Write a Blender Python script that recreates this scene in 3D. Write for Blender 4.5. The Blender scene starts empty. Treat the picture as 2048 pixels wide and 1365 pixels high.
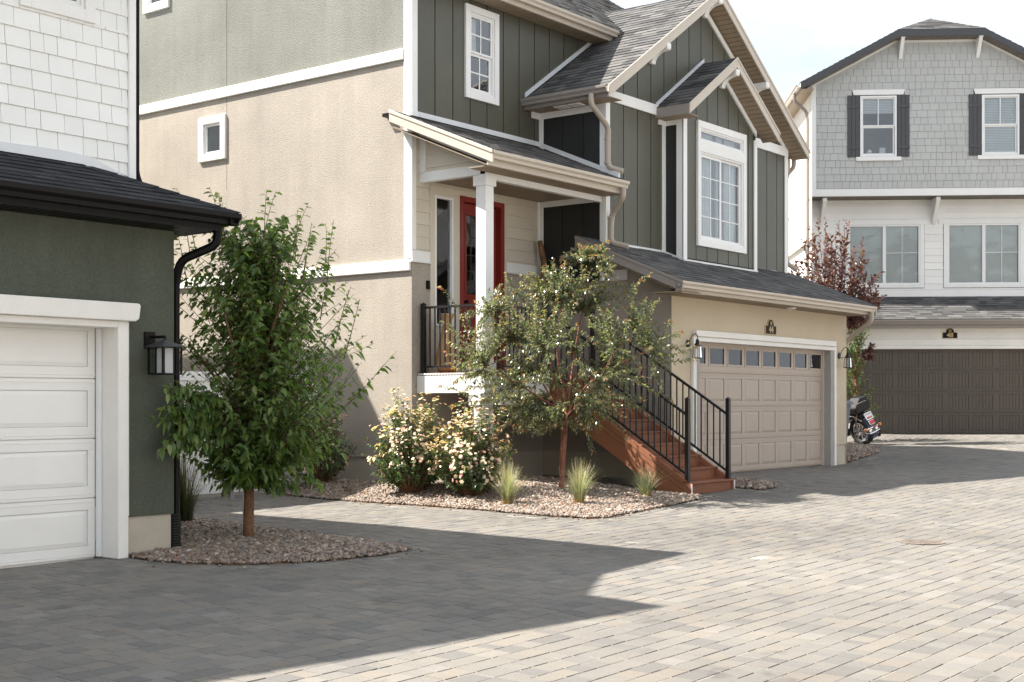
import bpy, math, random
import numpy as np
from mathutils import Vector, Matrix
random.seed(7)
RNG = np.random.default_rng(11)
sc = bpy.context.scene
col = sc.collection

# ------------------------------------------------------------------ camera
# metres; origin at the lens, X along the house fronts, Y towards the backs, Z up
YAW = math.radians(51.937)
cam_d = bpy.data.cameras.new('camera'); cam = bpy.data.objects.new('camera', cam_d); col.objects.link(cam)
cam_d.sensor_width = 36.0; cam_d.lens = 47.42; cam_d.shift_y = 0.05903
cam_d.clip_start = 0.1; cam_d.clip_end = 3000
cam.location = (0, 0, 0); cam.rotation_euler = (math.pi/2, 0, -YAW)
sc.camera = cam
# ------------------------------------------------------------------ light
KX, KY = 0.43, 0.66                       # sun rays travel (KX, -KY, -1)
ELEV = math.atan(1/math.hypot(KX, KY))
AZ = math.atan2(-KX, KY)                  # compass angle of the sun from +Y towards +X
w = bpy.data.worlds.new('World'); sc.world = w; w.use_nodes = True
nt = w.node_tree; bg = nt.nodes['Background']
sky = nt.nodes.new('ShaderNodeTexSky'); sky.sky_type = 'NISHITA'; sky.sun_disc = False
sky.sun_elevation = ELEV; sky.sun_rotation = AZ
sky.air_density = 1.0; sky.dust_density = 2.0; sky.ozone_density = 1.0
# thin high cloud veil over the whole sky
tc = nt.nodes.new('ShaderNodeTexCoord'); mp = nt.nodes.new('ShaderNodeMapping'); mp.inputs['Scale'].default_value = (1.2, 1.2, 3.4)
nz = nt.nodes.new('ShaderNodeTexNoise'); nz.inputs['Scale'].default_value = 2.3; nz.inputs['Detail'].default_value = 9; nz.inputs['Roughness'].default_value = .58
cr = nt.nodes.new('ShaderNodeValToRGB'); cr.color_ramp.elements[0].position = .30; cr.color_ramp.elements[0].color = (.46,.46,.46,1); cr.color_ramp.elements[1].position = .60; cr.color_ramp.elements[1].color = (.93,.93,.93,1)
mx = nt.nodes.new('ShaderNodeMix'); mx.data_type = 'RGBA'; mx.inputs['B'].default_value = (8.0, 8.5, 9.0, 1)
nt.links.new(tc.outputs['Generated'], mp.inputs[0]); nt.links.new(mp.outputs[0], nz.inputs['Vector'])
nt.links.new(nz.outputs['Fac'], cr.inputs[0]); nt.links.new(cr.outputs[0], mx.inputs['Factor'])
nt.links.new(sky.outputs[0], mx.inputs['A']); nt.links.new(mx.outputs['Result'], bg.inputs['Color'])
bg.inputs['Strength'].default_value = 0.054
sl = bpy.data.lights.new('sun', 'SUN'); sun = bpy.data.objects.new('sun', sl); col.objects.link(sun)
sl.energy = 4.8; sl.angle = math.radians(0.55); sl.color = (1.0, .94, .85)
sun.rotation_euler = Vector((KX, -KY, -1)).to_track_quat('-Z', 'Y').to_euler()
sun.location = (-10, 20, 30)
vs = sc.view_settings; vs.view_transform = 'Standard'; vs.look = 'None'; vs.exposure = 1.62; vs.gamma = 1.0
vs.use_curve_mapping = False

# ------------------------------------------------------------------ helpers
def tag(o, label=None, cat=None, group=None, kind=None):
    if label: o['label'] = label
    if cat: o['category'] = cat
    if group: o['group'] = group
    if kind: o['kind'] = kind
    return o
def empty(name, loc, label, cat, group=None):
    o = bpy.data.objects.new(name, None); col.objects.link(o); o.location = loc; o.empty_display_size = .1
    return tag(o, label, cat, group)
def adopt(o, parent):
    if parent is not None:
        o.parent = parent
        if parent.type == 'EMPTY': o.matrix_parent_inverse = Matrix.Translation(-Vector(parent.location))
V3 = lambda *a: np.array(a, float)
class Fr:
    """a wall or roof frame: p(u,v,n)"""
    def __init__(s, O, U, V):
        s.O = np.array(O, float); s.U = np.array(U, float)/np.linalg.norm(U); s.V = np.array(V, float)/np.linalg.norm(V); s.N = np.cross(s.U, s.V)
    def p(s, u, v, n=0.): return s.O + s.U*u + s.V*v + s.N*n
class MB:
    def __init__(s): s.v = []; s.f = []; s.c = []
    def add(s, vs, fs, c=None):
        b = len(s.v); s.v += [tuple(map(float, q)) for q in vs]; s.f += [[i+b for i in f] for f in fs]
        s.c += [random.random() if c is None else c]*len(fs); return s
    def box(s, x0, x1, y0, y1, z0, z1, c=None):
        return s.add([(x0,y0,z0),(x1,y0,z0),(x1,y1,z0),(x0,y1,z0),(x0,y0,z1),(x1,y0,z1),(x1,y1,z1),(x0,y1,z1)],
              [(0,3,2,1),(4,5,6,7),(0,1,5,4),(1,2,6,5),(2,3,7,6),(3,0,4,7)], c)
    def fbox(s, fr, u0, u1, v0, v1, n0, n1, c=None):
        P = [fr.p(u,v,n) for n in (n0,n1) for (u,v) in ((u0,v0),(u1,v0),(u1,v1),(u0,v1))]
        return s.add(P, [(0,3,2,1),(4,5,6,7),(0,1,5,4),(1,2,6,5),(2,3,7,6),(3,0,4,7)], c)
    def prism(s, A, B, c=None):
        n = len(A)
        return s.add(list(A)+list(B), [list(range(n))[::-1], list(range(n, 2*n))]+[(i,(i+1)%n,(i+1)%n+n,i+n) for i in range(n)], c)
    def fprism(s, fr, poly, n0, n1, c=None):
        return s.prism([fr.p(u,v,n0) for u,v in poly], [fr.p(u,v,n1) for u,v in poly], c)
    def quad(s, *P, c=None): return s.add(P, [list(range(len(P)))], c)
    def tube(s, path, r, n=8, cap=True, c=None, squash=None):
        path = [np.array(p, float) for p in path]; rs = r if isinstance(r, (list, tuple, np.ndarray)) else [r]*len(path)
        vs = []; fs = []; up = V3(0,0,1); prev = None
        for i, p in enumerate(path):
            d = path[min(i+1,len(path)-1)]-path[max(i-1,0)]; d = d/(np.linalg.norm(d)+1e-9)
            if prev is None:
                a = np.cross(d, up); 
                if np.linalg.norm(a) < .05: a = np.cross(d, V3(1,0,0))
            else: a = prev-d*(prev@d)
            a = a/np.linalg.norm(a); b = np.cross(d, a); prev = a
            for k in range(n):
                t = 2*math.pi*(k+.5)/n; ca, sb = math.cos(t), math.sin(t)
                if squash: sb *= squash
                vs.append(p+rs[i]*(ca*a+sb*b))
        m = len(path)
        for i in range(m-1):
            for k in range(n): fs.append((i*n+k, i*n+(k+1)%n, (i+1)*n+(k+1)%n, (i+1)*n+k))
        if cap: fs += [list(range(n))[::-1], list(range((m-1)*n, m*n))]
        return s.add(vs, fs, c)
    def lathe(s, prof, ctr, n=16, axis=None, c=None):
        ctr = np.array(ctr, float); vs = []; fs = []
        if axis is None: a, b, d = V3(1,0,0), V3(0,1,0), V3(0,0,1)
        else:
            d = np.array(axis, float); d /= np.linalg.norm(d); a = np.cross(d, V3(0,0,1))
            if np.linalg.norm(a) < .05: a = V3(1,0,0)
            a /= np.linalg.norm(a); b = np.cross(d, a)
        for r, z in prof:
            for k in range(n):
                t = 2*math.pi*k/n; vs.append(ctr+d*z+r*(math.cos(t)*a+math.sin(t)*b))
        for i in range(len(prof)-1):
            for k in range(n): fs.append((i*n+k, i*n+(k+1)%n, (i+1)*n+(k+1)%n, (i+1)*n+k))
        fs += [list(range(n))[::-1], list(range((len(prof)-1)*n, len(prof)*n))]
        return s.add(vs, fs, c)
    def build(s, name, mat, parent=None, smooth=False, bevel=0, label=None, kind=None):
        me = bpy.data.meshes.new(name); me.from_pydata(s.v, [], s.f); me.materials.append(mat)
        at = me.attributes.new('pc', 'FLOAT', 'FACE'); at.data.foreach_set('value', np.array(s.c, np.float32))
        if smooth: me.polygons.foreach_set('use_smooth', [True]*len(me.polygons))
        me.update()
        o = bpy.data.objects.new(name, me); col.objects.link(o); adopt(o, parent)
        if bevel:
            b = o.modifiers.new('bevel', 'BEVEL'); b.width = bevel; b.segments = 2; b.limit_method = 'ANGLE'; b.angle_limit = math.radians(40)
        if label: o['label'] = label
        if kind: o['kind'] = kind
        return o
def bulk(name, V, Fc, C, mat, parent=None, smooth=True, kind=None):
    """numpy mesh: V (n,3), Fc (m,k), C (m,)"""
    V = np.asarray(V, np.float32); Fc = np.asarray(Fc, np.int32); k = Fc.shape[1]
    me = bpy.data.meshes.new(name); me.vertices.add(len(V)); me.vertices.foreach_set('co', V.ravel())
    me.loops.add(Fc.size); me.loops.foreach_set('vertex_index', Fc.ravel())
    me.polygons.add(len(Fc)); me.polygons.foreach_set('loop_start', np.arange(0, Fc.size, k, dtype=np.int32)); me.polygons.foreach_set('loop_total', np.full(len(Fc), k, np.int32))
    me.polygons.foreach_set('use_smooth', np.full(len(Fc), smooth, bool))
    me.materials.append(mat)
    at = me.attributes.new('pc', 'FLOAT', 'FACE'); at.data.foreach_set('value', np.asarray(C, np.float32))
    me.update(); me.validate()
    o = bpy.data.objects.new(name, me); col.objects.link(o); adopt(o, parent)
    if kind: o['kind'] = kind
    return o
def clip(poly, reg):
    """clip polygon to the convex region reg (counter-clockwise)"""
    out = poly
    for i in range(len(reg)):
        a, b = reg[i], reg[(i+1) % len(reg)]; inp = out; out = []
        side = lambda p: (b[0]-a[0])*(p[1]-a[1])-(b[1]-a[1])*(p[0]-a[0])
        for j in range(len(inp)):
            p, q = inp[j], inp[(j+1) % len(inp)]; sp, sq = side(p), side(q)
            if sp >= 0: out.append(p)
            if (sp > 0 and sq < 0) or (sp < 0 and sq > 0):
                t = sp/(sp-sq); out.append((p[0]+(q[0]-p[0])*t, p[1]+(q[1]-p[1])*t))
        if len(out) < 3: return []
    ar = abs(sum(out[i][0]*out[(i+1)%len(out)][1]-out[(i+1)%len(out)][0]*out[i][1] for i in range(len(out))))/2
    return out if ar > 2e-4 else []
def rect(u0, u1, v0, v1): return [(u0,v0),(u1,v0),(u1,v1),(u0,v1)]
def minus(u0, u1, v0, v1, holes, vert=True):
    """convex rectangles of a rectangle without its holes; vert: cut along u first"""
    hs = [h if vert else (h[2],h[3],h[0],h[1]) for h in holes]
    if not vert: u0, u1, v0, v1 = v0, v1, u0, u1
    us = sorted(set([u0,u1]+[min(max(x,u0),u1) for h in hs for x in h[:2]])); out = []
    for a, b in zip(us, us[1:]):
        if b-a < 1e-6: continue
        m = (a+b)/2; iv = sorted((h[2],h[3]) for h in hs if h[0] < m < h[1]); c = v0
        for lo, hi in iv:
            if lo > c: out.append((a,b,c,min(lo,v1)))
            c = max(c, hi)
        if c < v1: out.append((a,b,c,v1))
    return [rect(*r) if vert else rect(r[2],r[3],r[0],r[1]) for r in out]
FW = V3(math.sin(YAW), math.cos(YAW), 0)
RT = V3(math.cos(YAW), -math.sin(YAW), 0)
def seen(P):
    """depth and picture position of a point, only used to rank pieces by size"""
    f = P@FW; r = P@RT
    return f, (1024+2697.7*r/f if f > .1 else -9e9), (803.4-2697.7*P[2]/f if f > .1 else -9e9)
class Pieces:
    """collects alike pieces; the ones showing largest become parts, the rest one 'stuff' part"""
    def __init__(s): s.L = []
    def poly(s, fr, pl, off, c=None, base=0.0):
        """pl in (u,v); off(u,v) gives the height of the top face above the plane"""
        n = len(pl); top = [fr.p(u,v,off(u,v)) for u,v in pl]; bot = [fr.p(u,v,base) for u,v in pl]
        ar = abs(sum(pl[i][0]*pl[(i+1)%n][1]-pl[(i+1)%n][0]*pl[i][1] for i in range(n)))/2
        ctr = sum(top)/n; f, x, y = seen(ctr); vis = (-60 < x < 2110 and -60 < y < 1425)
        vd = ctr/np.linalg.norm(ctr); foreshort = max(0., -(fr.N@vd))
        s.L.append((ar*foreshort/(f*f) if vis else -1, bot+top, [list(range(n, 2*n))]+[(i,(i+1)%n,(i+1)%n+n,i+n) for i in range(n)], random.random() if c is None else c))
    def emit(s, name, mat, parent, limit=300, stuff=None, minsize=0):
        L = sorted(s.L, key=lambda t: -t[0]); k = 0; rest = MB()
        for t in L:
            if k < limit and t[0] > minsize:
                m = MB(); m.add(t[1], t[2], t[3]); m.build(name, mat, parent); k += 1
            else: rest.add(t[1], t[2], t[3])
        if rest.v: rest.build(stuff or name+'_field', mat, parent, kind='stuff')
def shingles(P, fr, regs, e, wmin, wmax, thick, gap=0.0, drop=0.0, v0=None, jitter=.35, lay=.003):
    for reg in regs:
        us = [p[0] for p in reg]; vv = [p[1] for p in reg]; a, b = min(us), max(us)
        r0 = math.floor((min(vv)-(v0 or 0))/e); r1 = math.ceil((max(vv)-(v0 or 0))/e)
        for r in range(r0, r1):
            rr = random.Random(r*7919+int(fr.O[0]*31)+int(fr.O[1]*17)); vb = (v0 or 0)+r*e; u = math.floor(a-1)-rr.random()*wmax
            while u < b:
                wd = rr.uniform(wmin, wmax); th = thick*(1+jitter*(rr.random()*2-1)); d = drop*rr.random(); cc = rr.random()
                if u+wd > a:
                    pl = clip(rect(u+gap/2, u+wd-gap/2, vb-d, vb+e-.001), reg)
                    if pl: P.poly(fr, pl, lambda q, z, vb=vb, d=d, th=th: lay+th*max(.08, 1-(z-vb+d)/(e+d)), cc)
                u += wd
def strips(P, fr, regs, pitch, gap, thick, start=0., horiz=False):
    """boards running along v (or along u when horiz), butted with an open gap"""
    for reg in regs:
        q = [p[1 if horiz else 0] for p in reg]; o = [p[0 if horiz else 1] for p in reg]
        k0 = math.floor((min(q)-start)/pitch); k1 = math.ceil((max(q)-start)/pitch)
        for k in range(k0, k1):
            a, b = start+k*pitch+gap/2, start+(k+1)*pitch-gap/2; lo, hi = min(o)-1, max(o)+1
            pl = clip(rect(lo,hi,a,b) if horiz else rect(a,b,lo,hi), reg)
            if pl: P.poly(fr, pl, lambda u, v: thick, random.Random(k*31+int(reg[0][0]*100)).random())

# ------------------------------------------------------------------ materials
M = {}
def nodes(name):
    m = bpy.data.materials.new(name); m.use_nodes = True; t = m.node_tree; b = t.nodes['Principled BSDF']; M[name] = m
    return m, t, b
def N(t, typ, **kw):
    n = t.nodes.new(typ)
    for k, v in kw.items():
        if k in n.inputs: n.inputs[k].default_value = v
        else: setattr(n, k, v)
    return n
def surf(name, colr, rough=.6, var=.12, vscale=1.5, fine=0., fscale=60., bump=0., bscale=90., bdist=.01, spec=.4, metal=0., pc=0., hue=None, grain=None, coat=0., streak=0.):
    """paint, stucco, metal...: base colour, soft large-scale variation, fine grain, bump; pc: variation from piece to piece"""
    m, t, b = nodes(name); L = t.links
    co = N(t, 'ShaderNodeTexCoord'); base = N(t, 'ShaderNodeRGB'); base.outputs[0].default_value = (*colr, 1); cur = base.outputs[0]
    src = co.outputs['Object']
    if grain:
        mpn = N(t, 'ShaderNodeMapping'); mpn.inputs['Scale'].default_value = grain; L.new(src, mpn.inputs[0]); gsrc = mpn.outputs[0]
    else: gsrc = src
    def mul(cur, fac, lo, hi):
        mr = N(t, 'ShaderNodeMapRange'); mr.inputs['From Min'].default_value = .3; mr.inputs['From Max'].default_value = .7; mr.inputs['To Min'].default_value = lo; mr.inputs['To Max'].default_value = hi
        L.new(fac, mr.inputs[0]); h = N(t, 'ShaderNodeVectorMath', operation='SCALE'); L.new(cur, h.inputs[0]); L.new(mr.outputs[0], h.inputs['Scale']); return h.outputs[0]
    if var:
        n1 = N(t, 'ShaderNodeTexNoise', Scale=vscale, Detail=6.0, Roughness=.62); L.new(src, n1.inputs['Vector']); cur = mul(cur, n1.outputs['Fac'], 1-var, 1+var)
    if streak:                                           # rain streaks and hand-trowelled drifts
        mps = N(t, 'ShaderNodeMapping'); mps.inputs['Scale'].default_value = (2.6,2.6,.22); L.new(src, mps.inputs[0]); ns = N(t, 'ShaderNodeTexNoise', Scale=1.6, Detail=5.0, Roughness=.6); L.new(mps.outputs[0], ns.inputs['Vector']); cur = mul(cur, ns.outputs['Fac'], 1-streak, 1+streak*.6)
    if fine:
        n2 = N(t, 'ShaderNodeTexNoise', Scale=fscale, Detail=3.0, Roughness=.6); L.new(gsrc, n2.inputs['Vector']); cur = mul(cur, n2.outputs['Fac'], 1-fine, 1+fine)
    if pc:
        a = N(t, 'ShaderNodeAttribute', attribute_name='pc'); mr = N(t, 'ShaderNodeMapRange'); mr.inputs['To Min'].default_value = 1-pc; mr.inputs['To Max'].default_value = 1+pc
        L.new(a.outputs['Fac'], mr.inputs[0]); h = N(t, 'ShaderNodeVectorMath', operation='SCALE'); L.new(cur, h.inputs[0]); L.new(mr.outputs[0], h.inputs['Scale']); cur = h.outputs[0]
    L.new(cur, b.inputs['Base Color'])
    b.inputs['Roughness'].default_value = rough; b.inputs['Specular IOR Level'].default_value = spec; b.inputs['Metallic'].default_value = metal
    if coat: b.inputs['Coat Weight'].default_value = coat
    if bump:
        n3 = N(t, 'ShaderNodeTexNoise', Scale=bscale, Detail=4.0, Roughness=.65); L.new(gsrc, n3.inputs['Vector'])
        bp = N(t, 'ShaderNodeBump', Strength=bump, Distance=bdist); L.new(n3.outputs['Fac'], bp.inputs['Height']); L.new(bp.outputs[0], b.inputs['Normal'])
    return m
def ramp_piece(name, stops, rough=.85, fine=.18, fscale=70., bump=.4, bscale=130., bdist=.004, var=.1, vscale=.8, spec=.3):
    """material whose colour is drawn piece by piece from a palette"""
    m, t, b = nodes(name); L = t.links; co = N(t, 'ShaderNodeTexCoord'); a = N(t, 'ShaderNodeAttribute', attribute_name='pc')
    r = N(t, 'ShaderNodeValToRGB'); r.color_ramp.interpolation = 'LINEAR'
    while len(r.color_ramp.elements) < len(stops): r.color_ramp.elements.new(.5)
    for e, (p, c) in zip(r.color_ramp.elements, stops): e.position = p; e.color = (*c, 1)
    L.new(a.outputs['Fac'], r.inputs[0]); cur = r.outputs[0]
    for sc_, am, det in ((vscale, var, 5.), (fscale, fine, 4.)):
        n = N(t, 'ShaderNodeTexNoise', Scale=sc_, Detail=det, Roughness=.65); L.new(co.outputs['Object'], n.inputs['Vector'])
        mr = N(t, 'ShaderNodeMapRange'); mr.inputs['From Min'].default_value = .3; mr.inputs['From Max'].default_value = .7; mr.inputs['To Min'].default_value = 1-am; mr.inputs['To Max'].default_value = 1+am
        L.new(n.outputs['Fac'], mr.inputs[0]); h = N(t, 'ShaderNodeVectorMath', operation='SCALE'); L.new(cur, h.inputs[0]); L.new(mr.outputs[0], h.inputs['Scale']); cur = h.outputs[0]
    L.new(cur, b.inputs['Base Color']); b.inputs['Roughness'].default_value = rough; b.inputs['Specular IOR Level'].default_value = spec
    if bump:
        n3 = N(t, 'ShaderNodeTexNoise', Scale=bscale, Detail=4.0, Roughness=.7); L.new(co.outputs['Object'], n3.inputs['Vector'])
        bp = N(t, 'ShaderNodeBump', Strength=bump, Distance=bdist); L.new(n3.outputs['Fac'], bp.inputs['Height']); L.new(bp.outputs[0], b.inputs['Normal'])
    return m
def stains(name):
    # old tyre rubber, drips and dust patches over the whole lane
    t = M[name].node_tree; L = t.links; b = t.nodes['Principled BSDF']; src = b.inputs['Base Color'].links[0].from_socket; co = N(t, 'ShaderNodeTexCoord'); cur = src
    for sc_, lo, hi, k, det in ((.28,.46,.70,.74,5.),(2.3,.66,.74,.72,3.),(.9,.60,.35,1.16,6.)):
        n = N(t, 'ShaderNodeTexNoise', Scale=sc_, Detail=det, Roughness=.6); L.new(co.outputs['Object'], n.inputs['Vector']); mr = N(t, 'ShaderNodeMapRange'); mr.inputs['From Min'].default_value = lo; mr.inputs['From Max'].default_value = hi; mr.inputs['To Min'].default_value = 1.; mr.inputs['To Max'].default_value = k
        L.new(n.outputs['Fac'], mr.inputs[0]); h = N(t, 'ShaderNodeVectorMath', operation='SCALE'); L.new(cur, h.inputs[0]); L.new(mr.outputs[0], h.inputs['Scale']); cur = h.outputs[0]
    L.new(cur, b.inputs['Base Color'])
def leaf_mat(name, stops, trans=.35, rough=.45, spec=.5):
    m, t, b = nodes(name); L = t.links; a = N(t, 'ShaderNodeAttribute', attribute_name='pc'); r = N(t, 'ShaderNodeValToRGB')
    while len(r.color_ramp.elements) < len(stops): r.color_ramp.elements.new(.5)
    for e, (p, c) in zip(r.color_ramp.elements, stops): e.position = p; e.color = (*c, 1)
    L.new(a.outputs['Fac'], r.inputs[0]); L.new(r.outputs[0], b.inputs['Base Color']); b.inputs['Roughness'].default_value = rough; b.inputs['Specular IOR Level'].default_value = spec
    tr = N(t, 'ShaderNodeBsdfTranslucent'); g = N(t, 'ShaderNodeVectorMath', operation='MULTIPLY'); g.inputs[1].default_value = (1.7, 1.8, .8); L.new(r.outputs[0], g.inputs[0]); L.new(g.outputs[0], tr.inputs[0])
    mxs = N(t, 'ShaderNodeMixShader', Fac=trans); out = t.nodes['Material Output']; L.new(b.outputs[0], mxs.inputs[1]); L.new(tr.outputs[0], mxs.inputs[2]); L.new(mxs.outputs[0], out.inputs[0])
    return m
def glass_mat(name, tint=(.75,.8,.82), extra=.06, wav=.0, k=1.7):
    m, t, b = nodes(name); L = t.links; t.nodes.remove(b); out = t.nodes['Material Output']
    fr = N(t, 'ShaderNodeFresnel', IOR=1.52); ad = N(t, 'ShaderNodeMath', operation='MULTIPLY_ADD'); ad.inputs[1].default_value = k; ad.inputs[2].default_value = extra; ad.use_clamp = True; L.new(fr.outputs[0], ad.inputs[0])
    tr = N(t, 'ShaderNodeBsdfTransparent'); tr.inputs[0].default_value = (*tint, 1); gl = N(t, 'ShaderNodeBsdfGlossy', Roughness=.01); gl.inputs[0].default_value = (.95,.97,1,1)
    co = N(t, 'ShaderNodeTexCoord'); n = N(t, 'ShaderNodeTexNoise', Scale=1.6, Detail=1.5); L.new(co.outputs['Object'], n.inputs['Vector'])
    bp = N(t, 'ShaderNodeBump', Strength=.35, Distance=.03+wav); L.new(n.outputs['Fac'], bp.inputs['Height']); L.new(bp.outputs[0], gl.inputs['Normal'])
    ms = N(t, 'ShaderNodeMixShader'); L.new(ad.outputs[0], ms.inputs[0]); L.new(tr.outputs[0], ms.inputs[1]); L.new(gl.outputs[0], ms.inputs[2]); L.new(ms.outputs[0], out.inputs[0])
    return m
surf('stucco_beige', (.375,.336,.290), .9, .12, .7, .14, 45, .85, 70, .012, .2, streak=.06)
surf('stucco_sage', (.225,.228,.203), .9, .13, .7, .18, 45, 1.0, 70, .014, .2, streak=.07)
surf('stucco_tan', (.545,.465,.350), .9, .07, .8, .12, 60, .7, 90, .01, .2)
surf('stucco_green', (.090,.099,.078), .9, .16, .9, .20, 80, .6, 100, .01, .2, streak=.10)
surf('stucco_white', (.80,.78,.745), .9, .05, 1.5, .05, 120, .7, 110, .008, .2)
surf('stucco_grey', (.36,.34,.32), .92, .05, 2, .22, 170, .6, 170, .006, .2)
surf('foundation', (.46,.41,.34), .9, .10, 2.2, .06, 80, .25, 60, .006, .2)
surf('paint_white', (.78,.78,.77), .45, .03, 2.5, .02, 40, .12, 60, .003, .4, pc=.02)
surf('paint_cream', (.60,.545,.455), .5, .04, 2., .05, 30, .25, 40, .003, .35, pc=.04, grain=(6,6,60))
surf('siding_white', (.80,.795,.775), .5, .03, 2., .03, 30, .2, 40, .003, .35, pc=.03, grain=(6,6,60))
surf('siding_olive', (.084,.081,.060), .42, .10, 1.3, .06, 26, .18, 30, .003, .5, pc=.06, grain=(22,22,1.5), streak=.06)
surf('siding_olive_shaded', (.020,.021,.020), .5, .1, 1.3, .06, 26, .18, 30, .003, .4, pc=.05, grain=(22,22,1.5))  # the olive siding again, shade of its left-facing walls put into the colour
surf('shingle_white', (.79,.80,.79), .55, .03, 2., .025, 30, .2, 30, .003, .35, pc=.03, grain=(30,30,5))
surf('shingle_grey', (.46,.468,.46), .6, .04, 2., .03, 30, .2, 30, .003, .3, pc=.03, grain=(30,30,5))
surf('metal_tan', (.40,.345,.285), .38, .05, 1.5, 0, 60, 0, 90, .01, .5)
surf('metal_tan_light', (.52,.46,.39), .4, .04, 1.5, 0, 60, 0, 90, .01, .5)
surf('metal_taupe', (.25,.225,.205), .4, .05, 1.5, 0, 60, 0, 90, .01, .5)
surf('metal_black', (.006,.0055,.006), .45, .1, 2, 0, 60, 0, 90, .01, .16)
surf('rail_black', (.012,.012,.014), .38, .1, 8, 0, 60, .1, 200, .002, .5)
surf('metal_grey', (.055,.055,.06), .42, .05, 1.5, 0, 60, 0, 90, .01, .5)
surf('flashing', (.66,.68,.70), .4, .05, 3, 0, 60, 0, 90, .01, .5)
surf('soffit_tan', (.30,.235,.17), .6, .06, 1.2, .04, 30, 0, 90, .01, .3, pc=.05)
surf('soffit_grey', (.16,.14,.12), .6, .06, 1.2, .04, 30, 0, 90, .01, .3, pc=.05)
surf('door_red', (.215,.024,.016), .38, .05, 2, .05, 20, .08, 40, .002, .4, grain=(40,40,3))
surf('door_taupe', (.43,.362,.308), .5, .06, 1., .05, 25, .15, 45, .003, .35, grain=(8,8,60))
surf('door_white', (.80,.79,.765), .45, .04, 1.2, .02, 30, .12, 45, .003, .4, grain=(8,8,60))
surf('door_brown', (.088,.073,.060), .5, .06, 1., .08, 40, .2, 60, .003, .35, grain=(8,8,60))
surf('deck_brown', (.20,.082,.045), .58, .14, 2., .18, 30, .3, 45, .003, .3, pc=.12, grain=(3,60,60))
surf('deck_stringer', (.27,.112,.060), .55, .12, 1.5, .14, 30, .3, 45, .003, .3, grain=(60,3,60))
surf('dark_inside', (.012,.012,.014), .9, 0)
surf('joint_dark', (.02,.02,.018), .9, 0)
surf('curtain', (.80,.80,.78), .9, .05, 3, .05, 60, 0)
surf('blind', (.80,.81,.80), .6, .03, 3)
surf('sand', (.26,.24,.21), .95, .2, 1.5, .3, 120, .6, 160, .005, .1)
surf('soil', (.15,.105,.075), .95, .3, 2., .4, 60, .6, 80, .01, .1)
surf('bark_brown', (.16,.085,.048), .85, .25, 9, .35, 45, .7, 60, .006, .2, grain=(1,1,.35))
surf('bark_twig', (.085,.062,.030), .8, .2, 9)
surf('bark_red', (.19,.075,.05), .7, .3, 8, .35, 50, .6, 60, .005, .3, grain=(1,1,.5))
surf('wood_stick', (.20,.11,.055), .7, .35, 7, .3, 40, .5, 60, .005, .3, grain=(1,1,.3))
surf('ceramic', (.42,.26,.13), .35, .2, 5, .1, 50, .15, 60, .004, .5)
surf('bin_grey', (.13,.145,.16), .5, .08, 3, 0, 60, 0, 90, .01, .4)
surf('chrome', (.75,.76,.78), .12, 0, 1, 0, 60, 0, 90, .01, .5, metal=1.)
surf('rubber', (.012,.012,.012), .8, .1, 10)
surf('leather', (.010,.010,.011), .6, .1, 10, 0, 60, .3, 150, .002, .4)
surf('lens_red', (.42,.008,.012), .15, 0, 1, 0, 60, 0, 90, .01, .6, coat=.5)
surf('lens_amber', (.75,.20,.01), .2, 0, 1, 0, 60, 0, 90, .01, .6, coat=.5)
surf('plate_white', (.72,.71,.69), .5, 0); surf('plate_red', (.5,.07,.03), .5, 0)
surf('navy_paint', (.02,.035,.07), .15, 0, 1, spec=.6, coat=.6)
surf('gold', (.56,.40,.20), .4, .1, 20, spec=.5)
surf('sign_black', (.006,.006,.008), .5, 0, spec=.15)
surf('pane_blue', (.20,.26,.33), .7, .1, 6)
surf('frosted', (.42,.44,.44), .35, .04, 4, spec=.5)
surf('galvanised', (.42,.43,.44), .4, .15, 12, metal=.7)
surf('vinyl_white', (.77,.775,.775), .4, .02, 2, spec=.4)
surf('iron', (.17,.14,.118), .7, .3, 14, .3, 60, .5, 60, .006, .3)
glass_mat('glass'); glass_mat('glass_wavy', (.7,.74,.76), .05, .05); glass_mat('glass_clear', (.93,.95,.95), .02); glass_mat('glass_dim', (.8,.84,.84), .0, .04, 1.1)
ramp_piece('roof_shingle', [(0,(.042,.042,.044)),(.35,(.072,.071,.072)),(.7,(.094,.092,.091)),(1,(.128,.123,.120))], .75, .32, 260, .5, 300, .004, .1, .8, .35)
ramp_piece('roof_shingle_dark', [(0,(.012,.013,.016)),(.5,(.020,.021,.025)),(1,(.034,.035,.040))], .9, .30, 260, .5, 300, .004)
ramp_piece('paver', [(0,(.122,.116,.110)),(.2,(.148,.139,.128)),(.42,(.166,.153,.136)),(.62,(.155,.146,.135)),(.80,(.174,.158,.137)),(.88,(.175,.153,.131)),(.94,(.190,.179,.163)),(1,(.124,.119,.114))], .66, .20, 140, .5, 170, .004, .16, .45, .32)
stains('paver')
ramp_piece('pebble', [(0,(.10,.066,.048)),(.2,(.19,.140,.108)),(.4,(.28,.225,.18)),(.55,(.15,.102,.078)),(.7,(.36,.31,.26)),(.82,(.125,.123,.125)),(.92,(.24,.14,.095)),(1,(.43,.39,.345))], .6, .25, 60, 0)
leaf_mat('leaf_green', [(0,(.036,.075,.016)),(.3,(.075,.135,.034)),(.62,(.115,.185,.048)),(.86,(.17,.24,.07)),(1,(.28,.32,.11))], .48, .32, .7)
leaf_mat('leaf_olive', [(0,(.060,.080,.046)),(.35,(.120,.142,.090)),(.70,(.195,.210,.150)),(.86,(.25,.245,.16)),(.93,(.28,.20,.10)),(1,(.28,.08,.06))], .42, .22, 1.0)
leaf_mat('leaf_rose', [(0,(.030,.066,.026)),(.5,(.070,.125,.055)),(.9,(.12,.185,.09)),(1,(.20,.17,.07))], .32, .28, .9)
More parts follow.
